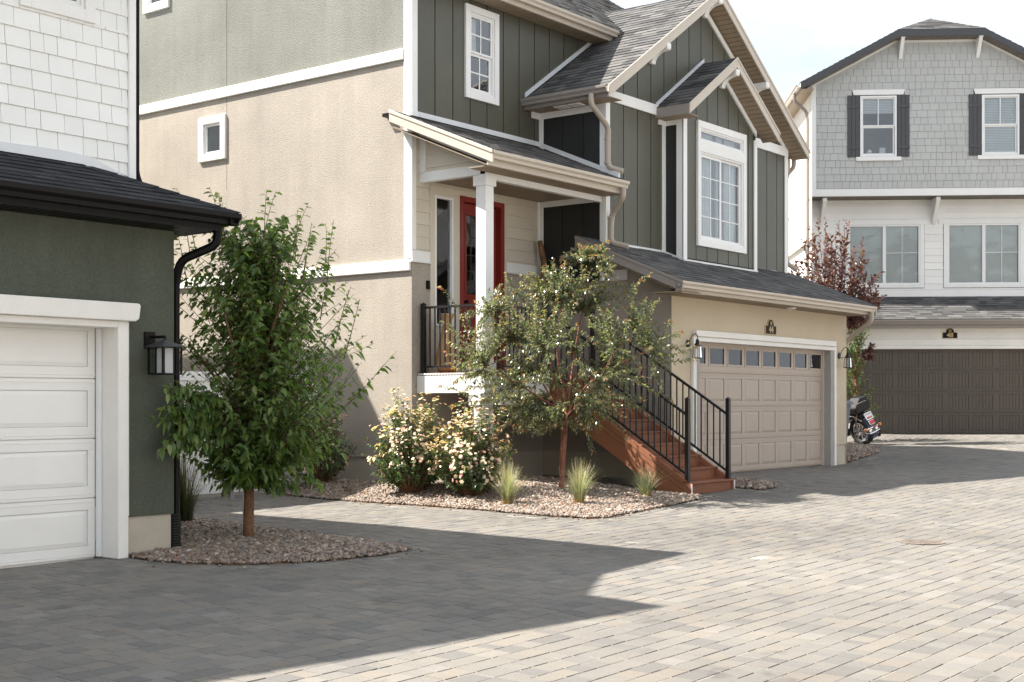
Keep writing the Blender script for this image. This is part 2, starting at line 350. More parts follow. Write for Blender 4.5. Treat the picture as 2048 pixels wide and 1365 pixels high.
leaf_mat('leaf_purple', [(0,(.045,.018,.026)),(.5,(.105,.040,.046)),(.9,(.17,.075,.070)),(1,(.10,.13,.05))], .35, .34, .8)
leaf_mat('leaf_shrub', [(0,(.018,.045,.010)),(.6,(.045,.10,.02)),(1,(.10,.17,.035))], .35, .45)
leaf_mat('petal', [(0,(.70,.54,.44)),(.35,(.76,.64,.55)),(.62,(.79,.71,.63)),(.8,(.74,.50,.46)),(.93,(.72,.36,.41)),(1,(.46,.27,.12))], .3, .7, .2)
leaf_mat('grass_blue', [(0,(.36,.22,.07)),(.25,(.34,.26,.12)),(.5,(.19,.21,.14)),(.75,(.27,.29,.21)),(1,(.50,.43,.29))], .30, .55, .3)
leaf_mat('grass_dark', [(0,(.03,.04,.015)),(.6,(.06,.075,.03)),(1,(.14,.13,.07))], .25, .6, .3)
# ------------------------------------------------------------------ terrain
U48 = V3(.567,-.824,0); D48 = V3(.824,.567,0); O48 = V3(31.134,13.279,0)
U48 /= np.linalg.norm(U48); D48 = np.cross(V3(0,0,1), U48)
def ss(a, b, x): t = np.clip((x-a)/(b-a), 0, 1); return t*t*(3-2*t)
def g(x, y):
    """height of the paving, which climbs gently to the right and falls towards the lane"""
    xx = np.clip(x, 0, 36); z = -1.443+.0191*(xx-7.5)+.00051*(xx-7.5)*(xx-21)-.012*(10.5-np.clip(y,2,10.5))
    w = ss(8.6,10.3,y)*ss(17.2,17.9,x)*(1-ss(24.2,24.9,x)); z = z*(1-w)-1.19*w
    qx, qy = x-O48[0], y-O48[1]; u = qx*U48[0]+qy*U48[1]; d = qx*D48[0]+qy*D48[1]
    w = ss(-1.8,-.5,d)*ss(-1.5,-.5,u); return z*(1-w)-.785*w
BED_R = [(13.40,14.98),(13.19,14.14),(13.08,13.54),(13.02,12.60),(13.03,11.59),(12.94,10.29),(12.92,9.47),(12.99,9.05),(13.20,8.90),(13.86,8.97),(14.86,9.06),(15.83,9.19),(16.22,9.40),(16.3,13.3),(14.6,13.3),(14.6,15.2),(13.45,15.2)]
BED_L = [(7.62,10.50),(7.60,10.14),(7.67,9.66),(7.98,9.22),(8.51,8.87),(9.14,8.72),(9.66,8.78),(9.80,9.51),(9.89,10.30),(10.07,11.53),(10.22,12.30),(10.4,15.2),(8.1,15.2),(8.1,10.55)]
BED_S = [(17.47,9.60),(17.50,9.12),(17.80,9.08),(18.18,9.24),(18.38,9.55),(18.2,10.1),(17.75,10.8),(17.47,10.8)]
BED_B = [(24.12,10.95),(24.83,10.72),(26.1,11.0),(27.9,11.85),(28.6,13.2),(28.0,15.0),(24.2,15.0)]
def inside(P, x, y):
    c = False; n = len(P)
    for i in range(n):
        (x0,y0),(x1,y1) = P[i], P[(i+1)%n]
        if (y0 > y) != (y1 > y) and x < (x1-x0)*(y-y0)/(y1-y0)+x0: c = not c
    return c
def edge_dist(P, x, y, closed=True):
    P = np.array(P); A = P if closed else P[:-1]; B = np.roll(P,-1,0) if closed else P[1:]
    d = B-A; t = np.clip(((x-A[:,0])*d[:,0]+(y-A[:,1])*d[:,1])/(d**2).sum(1), 0, 1)
    return np.hypot(A[:,0]+t*d[:,0]-x, A[:,1]+t*d[:,1]-y).min()
# one sheet of ground to the horizon, fine near the camera, with the paver colour carried on by its material
xs = np.concatenate([[-1500,-300,-60],np.arange(-20,2.1,1.),np.arange(2.3,37,.12),np.arange(37.5,46.1,1.),[70,300,1500]]); ys = np.concatenate([[-1500,-300,-60],np.arange(-20,.1,1.),np.arange(.3,16.5,.12),np.arange(17,30.1,1.),[70,300,1500]])
gx, gy = np.meshgrid(xs, ys, indexing='ij'); gz = g(gx, gy)-.0042
vid = np.arange(gx.size).reshape(gx.shape)
fc = np.stack([vid[:-1,:-1],vid[1:,:-1],vid[1:,1:],vid[:-1,1:]],-1).reshape(-1,4)
tag(bulk('ground', np.stack([gx,gy,gz],-1).reshape(-1,3), fc, np.full(len(fc),.5), M['sand']), 'sandy ground sheet under the paved lane', kind='structure')

# ------------------------------------------------------------------ pavers
HOUSES = [(-5,8.18,10.72,30),(14.55,24.2,13.25,30),(17.7,24.1,10.99,14)]
def blocked(x, y):
    for a,b,c,d in HOUSES:
        if a < x < b and c < y < d: return True
    q = V3(x,y,0)-O48; u, d = q@U48, q@D48
    return (d > .0 and u > -1.6) or y > 15.25
EDGES = [(BED_R[:13], 1), (BED_L[:12], 1), (BED_S[1:7], 1), (BED_B[:5], 1)]
pav = []      # (verts, size, pc)
def paver(cx, cy, lx, ly, ang=0., h=.0, keep=None):
    ca, sa = math.cos(ang), math.sin(ang); out = []
    tx, ty = random.gauss(0,.004), random.gauss(0,.004); dz = random.gauss(0,.0012)
    for k, (ins, zz) in enumerate(((0,-.006),(.0032,.0))):
        for sx, sy in ((-1,-1),(1,-1),(1,1),(-1,1)):
            a, b = sx*(lx/2-ins), sy*(ly/2-ins); x, y = cx+a*ca-b*sa, cy+a*sa+b*ca
            out.append((x, y, float(g(x,y))+zz+h+(dz+tx*a+ty*b if k else 0)))
    pav.append((out, keep if keep is not None else random.random()))
PF = [(0,1,5,4),(1,2,6,5),(2,3,7,6),(3,0,4,7),(4,5,6,7)]
def field_ok(x, y):
    if blocked(x, y): return False
    f, px, py = seen(V3(x, y, float(g(x,y))))
    if f < 2.5 or px < -420 or px > 2480 or py > 1560 or f > 40: return False
    for B in (BED_R, BED_L, BED_S, BED_B):
        if x > B[0][0]-6 and inside(B, x, y): return False
    return True
yrow = 1.2; row = 0
LEN = [.118,.155,.155,.195,.235]
while yrow < 15.3:
    dp = random.choice((.142,.152,.160,.168)); x = 2.5+random.random()*.3
    while x < 36:
        l = random.choice(LEN); cx, cy = x+l/2, yrow+dp/2
        if field_ok(cx, cy) and min(edge_dist(e, cx, cy, False) for e, _ in EDGES) > .148:
            paver(cx+random.gauss(0,.0012), cy+random.gauss(0,.0016), l-random.uniform(.003,.008), dp-random.uniform(.003,.008), random.gauss(0,.006))
        x += l
    yrow += dp; row += 1
for e, sgn in EDGES:                                   # a border course follows each bed
    pts = [V3(*p,0) for p in e]; seg = [np.linalg.norm(b-a) for a,b in zip(pts,pts[1:])]; tot = sum(seg); s_ = .11
    while s_ < tot-.05:
        r = s_; i = 0
        while i < len(seg)-1 and r > seg[i]: r -= seg[i]; i += 1
        d = (pts[i+1]-pts[i])/seg[i]; nrm = V3(d[1],-d[0],0); p = pts[i]+d*r
        q = p+nrm*.03
        if inside(e if False else {0:BED_R,1:BED_L,2:BED_S,3:BED_B}[[id(k[0]) for k in EDGES].index(id(e))], q[0], q[1]): nrm = -nrm
        p = p+nrm*.075
        if not blocked(p[0], p[1]): paver(p[0], p[1], .212, .142, math.atan2(d[1], d[0]), .001, random.choice([.1,.2,.3,.5,.55,.6]))
        s_ += .222
def psize(t):
    P = np.array(t[0][4:]); ctr = P.mean(0); f, px, py = seen(ctr)
    if not (-40 < px < 2088 and py < 1400): return -1
    return np.linalg.norm(P[1]-P[0])*np.linalg.norm(P[3]-P[0])*abs(ctr[2])/f**3
pav.sort(key=psize, reverse=True)
paving = MB()
for vs_, c_ in pav[300:]: paving.add(vs_, PF, c_)
paving = paving.build('paved_lane', M['paver']); tag(paving, 'grey and tan paved lane in front of the houses', kind='structure')
for vs_, c_ in pav[:300]: MB().add(vs_, PF, c_).build('paver', M['paver'], paving)

# ------------------------------------------------------------------ pebble beds
ICO = None
def ico():
    t = (1+5**.5)/2; v = np.array([(-1,t,0),(1,t,0),(-1,-t,0),(1,-t,0),(0,-1,t),(0,1,t),(0,-1,-t),(0,1,-t),(t,0,-1),(t,0,1),(-t,0,-1),(-t,0,1)],float); v /= np.linalg.norm(v[0])
    f = np.array([(0,11,5),(0,5,1),(0,1,7),(0,7,10),(0,10,11),(1,5,9),(5,11,4),(11,10,2),(10,7,6),(7,1,8),(3,9,4),(3,4,2),(3,2,6),(3,6,8),(3,8,9),(4,9,5),(2,4,11),(6,2,10),(8,6,7),(9,8,1)])
    return v, f
IV, IF = ico()
def rotmats(n, full=True):
    q = RNG.normal(size=(n,4)); q /= np.linalg.norm(q,axis=1)[:,None]; a,b,c,d = q.T
    return np.stack([np.stack([1-2*(c*c+d*d),2*(b*c-a*d),2*(b*d+a*c)],-1),np.stack([2*(b*c+a*d),1-2*(b*b+d*d),2*(c*d-a*b)],-1),np.stack([2*(b*d-a*c),2*(c*d+a*b),1-2*(b*b+c*c)],-1)],1)
def bed(name, poly, dens, r0, r1, mound, label, vis=None):
    P = np.array(poly); lo, hi = P.min(0), P.max(0)
    n = int((hi-lo).prod()*dens); X = RNG.uniform(lo[0],hi[0],n); Y = RNG.uniform(lo[1],hi[1],n); keep = []
    for i in range(n):
        if inside(poly, X[i], Y[i]) and (vis is None or vis(X[i],Y[i])): keep.append(i)
    X, Y = X[keep], Y[keep]; n = len(X)
    H = np.array([mound(x, y, min(1., edge_dist(poly, x, y)/.5)) for x, y in zip(X, Y)])
    R = RNG.uniform(r0, r1, n)*np.where(RNG.random(n) < .12, 1.45, 1)
    S = np.stack([R*RNG.uniform(.8,1.35,n), R*RNG.uniform(.8,1.2,n), R*RNG.uniform(.55,.85,n)],-1)
    VV = IV[None]*(1+RNG.uniform(-.13,.13,(n,12,1)))*S[:,None,:]
    VV = np.einsum('nij,nkj->nki', rotmats(n), VV)
    VV[:,:,2] *= .8
    VV += np.stack([X, Y, g(X,Y)+H+R*RNG.uniform(.1,.55,n)],-1)[:,None,:]
    FF = (IF[None]+(np.arange(n)*12)[:,None,None]).reshape(-1,3)
    C = np.repeat(RNG.random(n), 20)
    o = bulk(name, VV.reshape(-1,3), FF, C, M['pebble'], None, True, 'stuff'); tag(o, label, 'gravel')
    # soil under the stones
    m = MB(); gp = [(x,y) for x,y in poly]; cx, cy = P.mean(0)
    st = .25; q = {}
    for i in np.arange(lo[0],hi[0],st):
        for j in np.arange(lo[1],hi[1],st):
            if inside(poly, i+st/2, j+st/2):
                z = [float(g(a,b))+mound(a,b,min(1.,edge_dist(poly,a,b)/.5))*(1 if inside(poly,a,b) else 0)-.006 for a,b in ((i,j),(i+st,j),(i+st,j+st),(i,j+st))]
                m.quad((i,j,z[0]),(i+st,j,z[1]),(i+st,j+st,z[2]),(i,j+st,z[3]), c=.5)
    tag(m.build('soil', M['soil']), None, None, None, 'structure')
def mound_r(x, y, e): return (.015+.02*e)+.17*float(ss(12.95,14.5,x))*float(ss(8.9,12.2,y))*e
def mound_l(x, y, e): return .012+.035*e
def in_view(x, y):
    f, px, py = seen(V3(x,y,-1.3)); return -150 < px < 2200
bed('pebble_bed', BED_R, 1900, .012, .024, mound_r, 'tan river pebbles around the rose bushes and small tree')
bed('pebble_bed', BED_L, 1900, .013, .025, mound_l, 'brown river pebbles round the trunk beside the green garage', lambda x,y: y < 13.5)
bed('pebble_bed', BED_S, 1500, .015, .027, lambda x,y,e: .012+.03*e, 'small wedge of pebbles beside the bottom stair tread')
bed('pebble_bed', BED_B, 1000, .017, .03, lambda x,y,e: .012+.03*e, 'pebbles beyond the tan garage next to the motorcycle', lambda x,y: y < 13.6)

# stray stones kicked out of the beds
SX = []
for B_, nn_ in ((BED_R,110),(BED_L,80),(BED_S,20)):
    for _ in range(nn_):
        i_ = random.randrange(len(B_)-4); t_ = random.random(); x_ = B_[i_][0]*(1-t_)+B_[i_+1][0]*t_+random.gauss(0,.13); y_ = B_[i_][1]*(1-t_)+B_[i_+1][1]*t_+random.gauss(0,.13)
        if not inside(B_, x_, y_): SX.append((x_,y_))
SX = np.array(SX); R_ = RNG.uniform(.008,.018,len(SX)); VV = np.einsum('nij,nkj->nki', rotmats(len(SX)), IV[None]*(1+RNG.uniform(-.15,.15,(len(SX),12,1)))*R_[:,None,None])
VV[:,:,2] *= .7; VV += np.stack([SX[:,0],SX[:,1],g(SX[:,0],SX[:,1])+R_*.5],-1)[:,None,:]
tag(bulk('stray_pebbles', VV.reshape(-1,3), (IF[None]+(np.arange(len(SX))*12)[:,None,None]).reshape(-1,3), np.repeat(RNG.random(len(SX)),20), M['pebble'], None, True, 'stuff'), 'loose pebbles scattered on the paving along the bed edges', 'gravel')
# ------------------------------------------------------------------ builders shared by the houses
def ring(m, fr, u0, u1, v0, v1, w, n0, n1, c=None):
    m.fbox(fr, u0, u0+w, v0, v1, n0, n1, c); m.fbox(fr, u1-w, u1, v0, v1, n0, n1, c)
    m.fbox(fr, u0+w, u1-w, v0, v0+w, n0, n1, c); m.fbox(fr, u0+w, u1-w, v1-w, v1, n0, n1, c)
def sash(parent, fr, u0, u1, v0, v1, w=.03, grid=None, n=-.03, glass='glass', mat='vinyl_white', mw=.011):
    m = MB(); ring(m, fr, u0, u1, v0, v1, w, n-.02, n+.018); a, b, c, d = u0+w, u1-w, v0+w, v1-w
    for k, (dir_, t) in enumerate(grid or []):                 # muntins: ('v', fraction) or ('h', fraction)
        if dir_ == 'v': x = a+(b-a)*t; m.fbox(fr, x-mw, x+mw, c, d, n-.002, n+.009-.001*k)
        else: y = c+(d-c)*t; m.fbox(fr, a, b, y-mw, y+mw, n-.002, n+.0075-.001*k)
    m.build('sash', M[mat], parent)
    g_ = MB(); g_.quad(fr.p(a,c,n), fr.p(b,c,n), fr.p(b,d,n), fr.p(a,d,n), c=.5); g_.build('pane', M[glass], parent)
def room(parent, fr, u0, u1, v0, v1, depth=.5, n=-.07):
    m = MB(); A = [fr.p(*q, n) for q in rect(u0,u1,v0,v1)]; B = [fr.p(*q, n-depth) for q in rect(u0,u1,v0,v1)]
    m.add(A+B, [(4,5,6,7)]+[(i,(i+1)%4,(i+1)%4+4,i+4) for i in range(4)], .5); m.build('interior', M['dark_inside'], parent)
def drape(parent, fr, u0, u1, v0, v1, n=-.14, waves=7, amp=.02, tie=None):
    """a hanging curtain with folds; tie=(v, share) gathers it to one side"""
    m = MB(); nu, nv = waves*6, 14; P = []
    for j in range(nv+1):
        v = v0+(v1-v0)*j/nv; s = 1.
        if tie: s = 1-(1-tie[1])*math.exp(-((v-tie[0])/(.42*(v1-v0)))**2) if v > tie[0] else tie[1]+.1*(tie[0]-v)
        for i in range(nu+1):
            t = i/nu; u = u0+(u1-u0)*t*s if (tie is None or tie[2] > 0) else u1-(u1-u0)*t*s
            P.append(fr.p(u, v, n+amp*math.sin(t*waves*2*math.pi+math.sin(v*3)*.6)))
    m.add(P, [(j*(nu+1)+i, j*(nu+1)+i+1, (j+1)*(nu+1)+i+1, (j+1)*(nu+1)+i) for j in range(nv) for i in range(nu)], .5)
    m.build('curtain', M['curtain'], parent, smooth=True)
def blinds(parent, fr, u0, u1, v0, v1, n=-.075, pitch=.036):
    m = MB(); v = v0
    while v < v1:
        m.prism([fr.p(u0,v,n), fr.p(u0,v+.004,n), fr.p(u0,v+.036,n-.008), fr.p(u0,v+.032,n-.008)], [fr.p(u1,v,n), fr.p(u1,v+.004,n), fr.p(u1,v+.036,n-.008), fr.p(u1,v+.032,n-.008)]); v += pitch
    m.build('blind', M['blind'], parent)
def window(house, fr, u0, u1, v0, v1, cw, mat='paint_white', n1=.035, fw=.035, bevel=.004, label=None):
    m = MB()
    if cw: ring(m, fr, u0, u1, v0, v1, cw, -.01, n1)
    ring(m, fr, u0+cw, u1-cw, v0+cw, v1-cw, fw, -.07, .012)
    return m.build('window', M[mat], house, bevel=bevel, label=label)
def wall(house, fr, regs, mat, name='wall', n=0.):
    m = MB()
    for r in regs: m.quad(*[fr.p(u,v,n) for u,v in r], c=.5)
    return m.build(name, M[mat], house)
def boards(house, mat, items, name='trim_board', bevel=.005):
    """items: (frame,u0,u1,v0,v1,n0,n1); every board a part"""
    for fr, *q in items:
        MB().fbox(fr, *q).build(name, M[mat], house, bevel=bevel)
def soffit(house, mat, fr, regs, pitch, start=0., horiz=False):
    P = Pieces(); strips(P, fr, regs, pitch, .012, .012, start, horiz); P.emit('soffit_panel', M[mat], house); wall(house, fr, regs, 'joint_dark', 'soffit_backing', .003)
def gutter(house, a, b, out, mat, h=.105, w=.125, name='gutter'):
    """K-style gutter; a,b: ends of its back bottom edge, out: outward direction"""
    a, b, o = V3(*a), V3(*b), V3(*out); z = V3(0,0,1)
    pr = [(0,0),(0,h),(.008,h),(.008,.01),(w*.62,.012),(w*.70,.045),(w*.93,.07),(w*.93,h-.012),(w-.014,h-.002),(w,h),(w,h-.014),(w*.97,.066),(w*.74,.038),(w*.66,0)]
    return MB().prism([a+o*x+z*y for x,y in pr], [b+o*x+z*y for x,y in pr]).build(name, M[mat], house)
def downspout(house, path, mat, r=.048, straps=()):
    m = MB(); P = [V3(*p) for p in path]; Q = [P[0]]           # rounded bends
    for i in range(1, len(P)-1):
        a, b = P[i-1]-P[i], P[i+1]-P[i]; la, lb = np.linalg.norm(a), np.linalg.norm(b); k = min(.09, la*.45, lb*.45)
        s, e = P[i]+a/la*k, P[i]+b/lb*k
        for t in (0,.25,.5,.75,1.): Q.append((1-t)**2*s+2*t*(1-t)*P[i]+t*t*e)
    Q.append(P[-1]); m.tube(Q, r, 8, squash=.8)
    o = m.build('downspout', M[mat], house)
    for p in straps:
        MB().lathe([(r*1.12,-.012),(r*1.12,.012)], p, 8).build('strap', M[mat], o)
    return o
def garage_door(house, fr, u0, u1, v0, sec, ncol, mat, windows=False, grooves=0, cols=None, pu=.055, pv=.085, label=None):
    d = MB(); d.fbox(fr, u0, u1, v0-.02, v0+4*sec, -.05, -.012); door = d.build('garage_door', M[mat], house, label=label)
    cw = (u1-u0)/ncol; cs = cols or [(u0+i*cw+pu, u0+(i+1)*cw-pu) for i in range(ncol)]
    for k in range(4):
        a, b = v0+k*sec+.004, v0+(k+1)*sec-.004; m = MB()
        lo, hi = (a+pv, b-pv) if not (windows and k == 3) else (a+.13, a+.13+.28)
        m.fbox(fr, u0, u1, a, lo, -.012, .012); m.fbox(fr, u0, u1, hi, b, -.012, .012)
        e = [u0]+[x for c in cs for x in c]+[u1]
        for i in range(0, len(e), 2): m.fbox(fr, e[i], e[i+1], lo, hi, -.012, .012)
        m.fbox(fr, u0, u1, a+.028, a+.034, .012, .016); m.fbox(fr, u0, u1, b-.034, b-.028, .012, .016)
        s_ = m.build('door_section', M[mat], door, bevel=.004)
        for (p, q) in cs:
            if windows and k == 3:
                r = MB(); ring(r, fr, p-.02, q+.02, lo-.02, hi+.02, .034, .012, .022); r.build('window_frame', M[mat], door, bevel=.003)
                MB().quad(*[fr.p(u,v,.006) for u,v in rect(p+.014,q-.014,lo+.014,hi-.014)], c=.5).build('pane', M['glass_dim'], door)
                MB().quad(*[fr.p(u,v,-.0115) for u,v in rect(p,q,lo,hi)], c=.5).build('interior', M['dark_inside'], door)
            elif grooves:
                w_ = (q-p-.01)/grooves
                for i in range(grooves): MB().fbox(fr, p+.005+i*w_+.003, p+.005+(i+1)*w_-.003, lo+.006, hi-.006, -.012, .006).build('door_plank', M[mat], door)
            else:
                P = [fr.p(u,v,.001) for u,v in rect(p+.004,q-.004,lo+.004,hi-.004)]+[fr.p(u,v,.011) for u,v in rect(p+.045,q-.045,lo+.04,hi-.04)]
                MB().add(P, [(4,5,6,7)]+[(i,(i+1)%4,(i+1)%4+4,i+4) for i in range(4)]).build('door_panel', M[mat], door)
    return door
def text_mesh(name, s, size, fr, u, v, n, mat, parent, depth=.004):
    cu = bpy.data.curves.new(name, 'FONT'); cu.body = s; cu.size = size; cu.extrude = depth; cu.align_x = 'CENTER'; cu.align_y = 'CENTER'; cu.offset = .0025
    t = bpy.data.objects.new('tmp', cu); col.objects.link(t); me = bpy.data.meshes.new_from_object(t.evaluated_get(bpy.context.evaluated_depsgraph_get()))
    bpy.data.objects.remove(t); bpy.data.curves.remove(cu); me.name = name; me.materials.clear(); me.materials.append(M[mat])
    R = Matrix((tuple(fr.U)+(0,), tuple(fr.V)+(0,), tuple(fr.N)+(0,), (0,0,0,1))).transposed(); me.transform(Matrix.Translation(Vector(fr.p(u,v,n))) @ R)
    o = bpy.data.objects.new(name, me); col.objects.link(o); adopt(o, parent); return o
def plaque(fr, u, v, w, h, num, label):
    """arched address plaque with gilt rim, emblem and number"""
    t = empty('address_plaque', tuple(fr.p(u,v,0)), label, 'house number', 'address plaques over the garages')
    def outline(k):
        a = w/2-k; b = -h/2+k; s = h*.08-k*.4; r = w*.29-k; P = [(-a,b),(a,b),(a,s),(r,s)]
        for i in range(1, 12): th = math.pi*i/12; P.append((r*math.cos(th), s+(h/2-h*.08)*math.sin(th)*(1-k*3)))
        return [(u+x, v+y) for x, y in P+[(-r,s),(-a,s)]]
    MB().fprism(fr, outline(0), .001, .018).build('rim', M['gold'], t); MB().fprism(fr, outline(.011), .018, .021).build('plate', M['sign_black'], t)
    text_mesh('number', num, h*.62, fr, u, v-h*.19, .022, 'gold', t)
    m = MB(); e = h*.11; c0, c1 = u, v+h*.24; ring(m, fr, c0-e, c0+e, c1-e, c1+e, e*.28, .021, .025); m.fbox(fr, c0, c0+e*.6, c1-e*.1, c1+e*.55, .021, .026); m.fprism(fr, [(c0-e*.5,c1-e*.55),(c0+e*.1,c1-e*.55),(c0-e*.5,c1+e*.1)], .021, .026); m.build('emblem', M['gold'], t)
def bracket(house, fr, u, w, v, L, h, mat='paint_white'):
    """corbel: profile in (n,v) drawn out along u; top at v, reaching L from the wall"""
    pr = [(0,v-h),(L*.16,v-h)]+[(L*(.16+.62*(1-math.cos(t*math.pi/2))), v-h+h*.62*math.sin(t*math.pi/2)) for t in (.2,.4,.6,.8,1.)]+[(L*.95,v-h*.36),(L,v-h*.28),(L,v),(0,v)]
    MB().prism([fr.p(u-w/2,b,a) for a,b in pr], [fr.p(u+w/2,b,a) for a,b in pr]).build('bracket', M[mat], house, bevel=.004)
def knee(house, fr, u, w, v, L, h):
    """slanted bracket seen from the front"""
    MB().prism([fr.p(u-w/2,b,a) for a,b in ((0,v-h),(.03,v-h),(L,v-.10),(L,v),(0,v))], [fr.p(u+w/2,b,a) for a,b in ((0,v-h),(.03,v-h),(L,v-.10),(L,v),(0,v))]).build('bracket', M['paint_white'], house, bevel=.004)
    MB().fbox(fr, u-w*.62, u+w*.62, v-.09, v-.004, L-.05, L+.015).build('bracket_cap', M['paint_white'], house, bevel=.004)
def lantern(fr, u, v, label):
    """black coach lantern on a scrolled arm"""
    t = empty('wall_lantern', tuple(fr.p(u,v,0)), label, 'lamp', 'coach lanterns beside the tan garage door'); P = lambda a,b,c: fr.p(u+a, v+b, c)
    MB().lathe([(.055,0),(.062,.008),(.05,.02),(.02,.026)], fr.p(u,v+.10,.001), 14, axis=fr.N).build('wall_plate', M['rail_black'], t)
    m = MB(); m.tube([P(0,.10,.02),P(0,.16,.05),P(0,.24,.10),P(0,.255,.15),P(0,.215,.185),P(0,.17,.18)], .007, 6); m.tube([P(0,.08,.02),P(0,.05,.06),P(0,.07,.10)], .006, 6); m.build('arm', M['rail_black'], t)
    c = fr.p(u,v,.18); MB().lathe([(.012,.17),(.03,.14),(.022,.12),(.045,.09),(.06,.06),(.052,.055)][::-1], c, 12).build('crown', M['rail_black'], t)
    MB().lathe([(.012,-.12),(.012,.03)], c, 8).build('bulb_tube', M['frosted'], t)
    m = MB(); r0, r1 = .062, .075
    Q = lambda r, k, z: c+V3(r*math.cos(k*math.pi/3), r*math.sin(k*math.pi/3), z)
    for k in range(6):
        m.tube([Q(r0,k,.055),Q(r1,k,-.125)], .005, 4); m.tube([Q(r0,k,.055),Q(r0,k+1,.055)], .006, 4); m.tube([Q(r1,k,-.125),Q(r1,k+1,-.125)], .008, 4)
    m.lathe([(.072,-.135),(.074,-.128)], c, 12); m.build('cage', M['rail_black'], t)
    m = MB()
    for k in range(6): m.quad(Q(r0,k,.055),Q(r0,k+1,.055),Q(r1,k+1,-.125),Q(r1,k,-.125), c=.5)
    m.build('glass', M['glass_clear'], t)

# ================================================================== tan-trimmed olive house (number 44)
H44 = empty('house', (19.3,13.25,-1.19), 'beige and olive house with red door, porch stairs and garage number 44', 'house')
FS = Fr((14.555,0,0),(0,-1,0),(0,0,1)); FP = Fr((0,13.25,0),(1,0,0),(0,0,1)); FU = Fr((0,11.95,0),(1,0,0),(0,0,1)); FB = Fr((0,11.60,0),(1,0,0),(0,0,1))
FG = Fr((0,10.80,0),(1,0,0),(0,0,1)); FD = Fr((17.65,0,0),(0,-1,0),(0,0,1)); FGL = Fr((17.75,0,0),(0,-1,0),(0,0,1)); FBL = Fr((19.43,0,0),(0,-1,0),(0,0,1))
# side wall: foundation, beige stucco, band, sage stucco up into the gable
JT = (-17.352,-17.343)
w1 = (-17.905,-17.475,4.11,4.60); w2 = (-19.40,-18.95,6.86,7.40)
wall(H44, Fr((14.575,0,0),(0,-1,0),(0,0,1)), [rect(-24,-13.25,-1.5,-.80)], 'foundation', 'foundation')
wall(H44, FS, minus(-24,-13.25,-.81,5.02,[w1,(JT[0],JT[1],2.07,4.99)]), 'stucco_beige')
wall(H44, FS, minus(-19.9,-13.25,5.02,6.6,[(JT[0],JT[1],5.16,6.6)])+[[(-24,5.02),(-19.9,5.02),(-19.9,7.45)]], 'stucco_sage')
wall(H44, FS, minus(-19.9,-14.9,6.6,7.45,[w2,(JT[0],JT[1],6.6,7.45)])+[[(-14.9,6.6),(-13.6,6.6),(-14.9,7.45)],[(-19.9,7.45),(-14.9,7.45),(-17.3,9.1)]], 'stucco_sage')
wall(H44, FS, [rect(JT[0]-.02,JT[1]+.02,2.0,7.5)], 'joint_dark', 'control_joint', -.02)
MB().fbox(FS, -24, -13.25, -.83, -.805, -.02, .012).build('weep_screed', M['metal_tan'], H44)
for lo, hi, end in ((4.995,5.16,-13.39),(1.905,2.07,-13.262)):
    MB().fprism(FS, [(-24,lo),(end,lo),(end,hi),(-24,hi)], 0, .042).build('band', M['stucco_white'], H44, bevel=.012)
for (a,b,c,d), tw in ((w1,.125),(w2,.125)):
    m = MB(); ring(m, FS, a-tw, b+tw, c-tw, d+tw, tw, -.01, .045); o = m.build('window', M['stucco_white'], H44, bevel=.012)
    m = MB(); ring(m, FS, a, b, c, d, .035, -.05, .01); m.build('frame', M['vinyl_white'], o, bevel=.003)
    MB().quad(*[FS.p(u,v,-.03) for u,v in rect(a+.03,b-.03,c+.03,d-.03)], c=.5).build('pane', M['glass'], o); MB().quad(*[FS.p(u,v,-.048) for u,v in rect(a+.02,b-.02,c+.02,d-.02)], c=.5).build('pane_backing', M['pane_blue'], o); room(o, FS, a+.02, b-.02, c+.02, d-.02, .4)  # blue sheet added behind the glass so the dark pane looks brighter
boards(H44, 'paint_white', [(FS,-13.39,-13.25,4.16,6.6,0,.022),(FP,14.533,14.655,4.16,6.2,0,.026),(FS,-13.385,-13.25,2.085,4.0,0,.022),(FP,14.533,14.625,2.21,4.0,0,.026),(FS,-13.40,-13.25,4.155,4.23,.022,.034),(FP,14.52,14.66,4.155,4.235,.026,.038)], 'corner_board')
MB().box(14.45,14.555,13.62,13.74,4.185,4.235).build('vent_light', M['metal_black'], H44)
# door-level front wall under the porch: stucco, water table, lap siding
door_hole = (14.93,16.75,.40,3.20)
wall(H44, Fr((0,13.27,0),(1,0,0),(0,0,1)), [rect(14.555,17.9,-1.5,-.80)], 'foundation', 'foundation')
wall(H44, FP, minus(14.555,17.9,-.81,2.06,[door_hole]), 'stucco_beige')
wall(H44, FP, minus(14.555,17.65,2.06,4.3,[door_hole]), 'joint_dark', 'sheathing', -.004)
P = Pieces(); shingles(P, FP, minus(14.625,17.58,2.21,3.36,[door_hole],False)+[rect(14.625,14.78,3.36,4.0)], .182, 20, 21, .016, 0, 0, 2.05); P.emit('siding_board', M['paint_cream'], H44)
boards(H44, 'paint_white', [(FP,14.533,14.93,2.05,2.205,0,.03),(FP,16.75,17.645,2.05,2.205,0,.03),(FP,17.58,17.648,2.206,3.36,0,.026)], 'water_table')
boards(H44, 'flashing', [(FP,14.50,14.93,2.03,2.049,0,.05),(FP,16.75,17.64,2.03,2.049,0,.05)], 'drip_cap', 0)
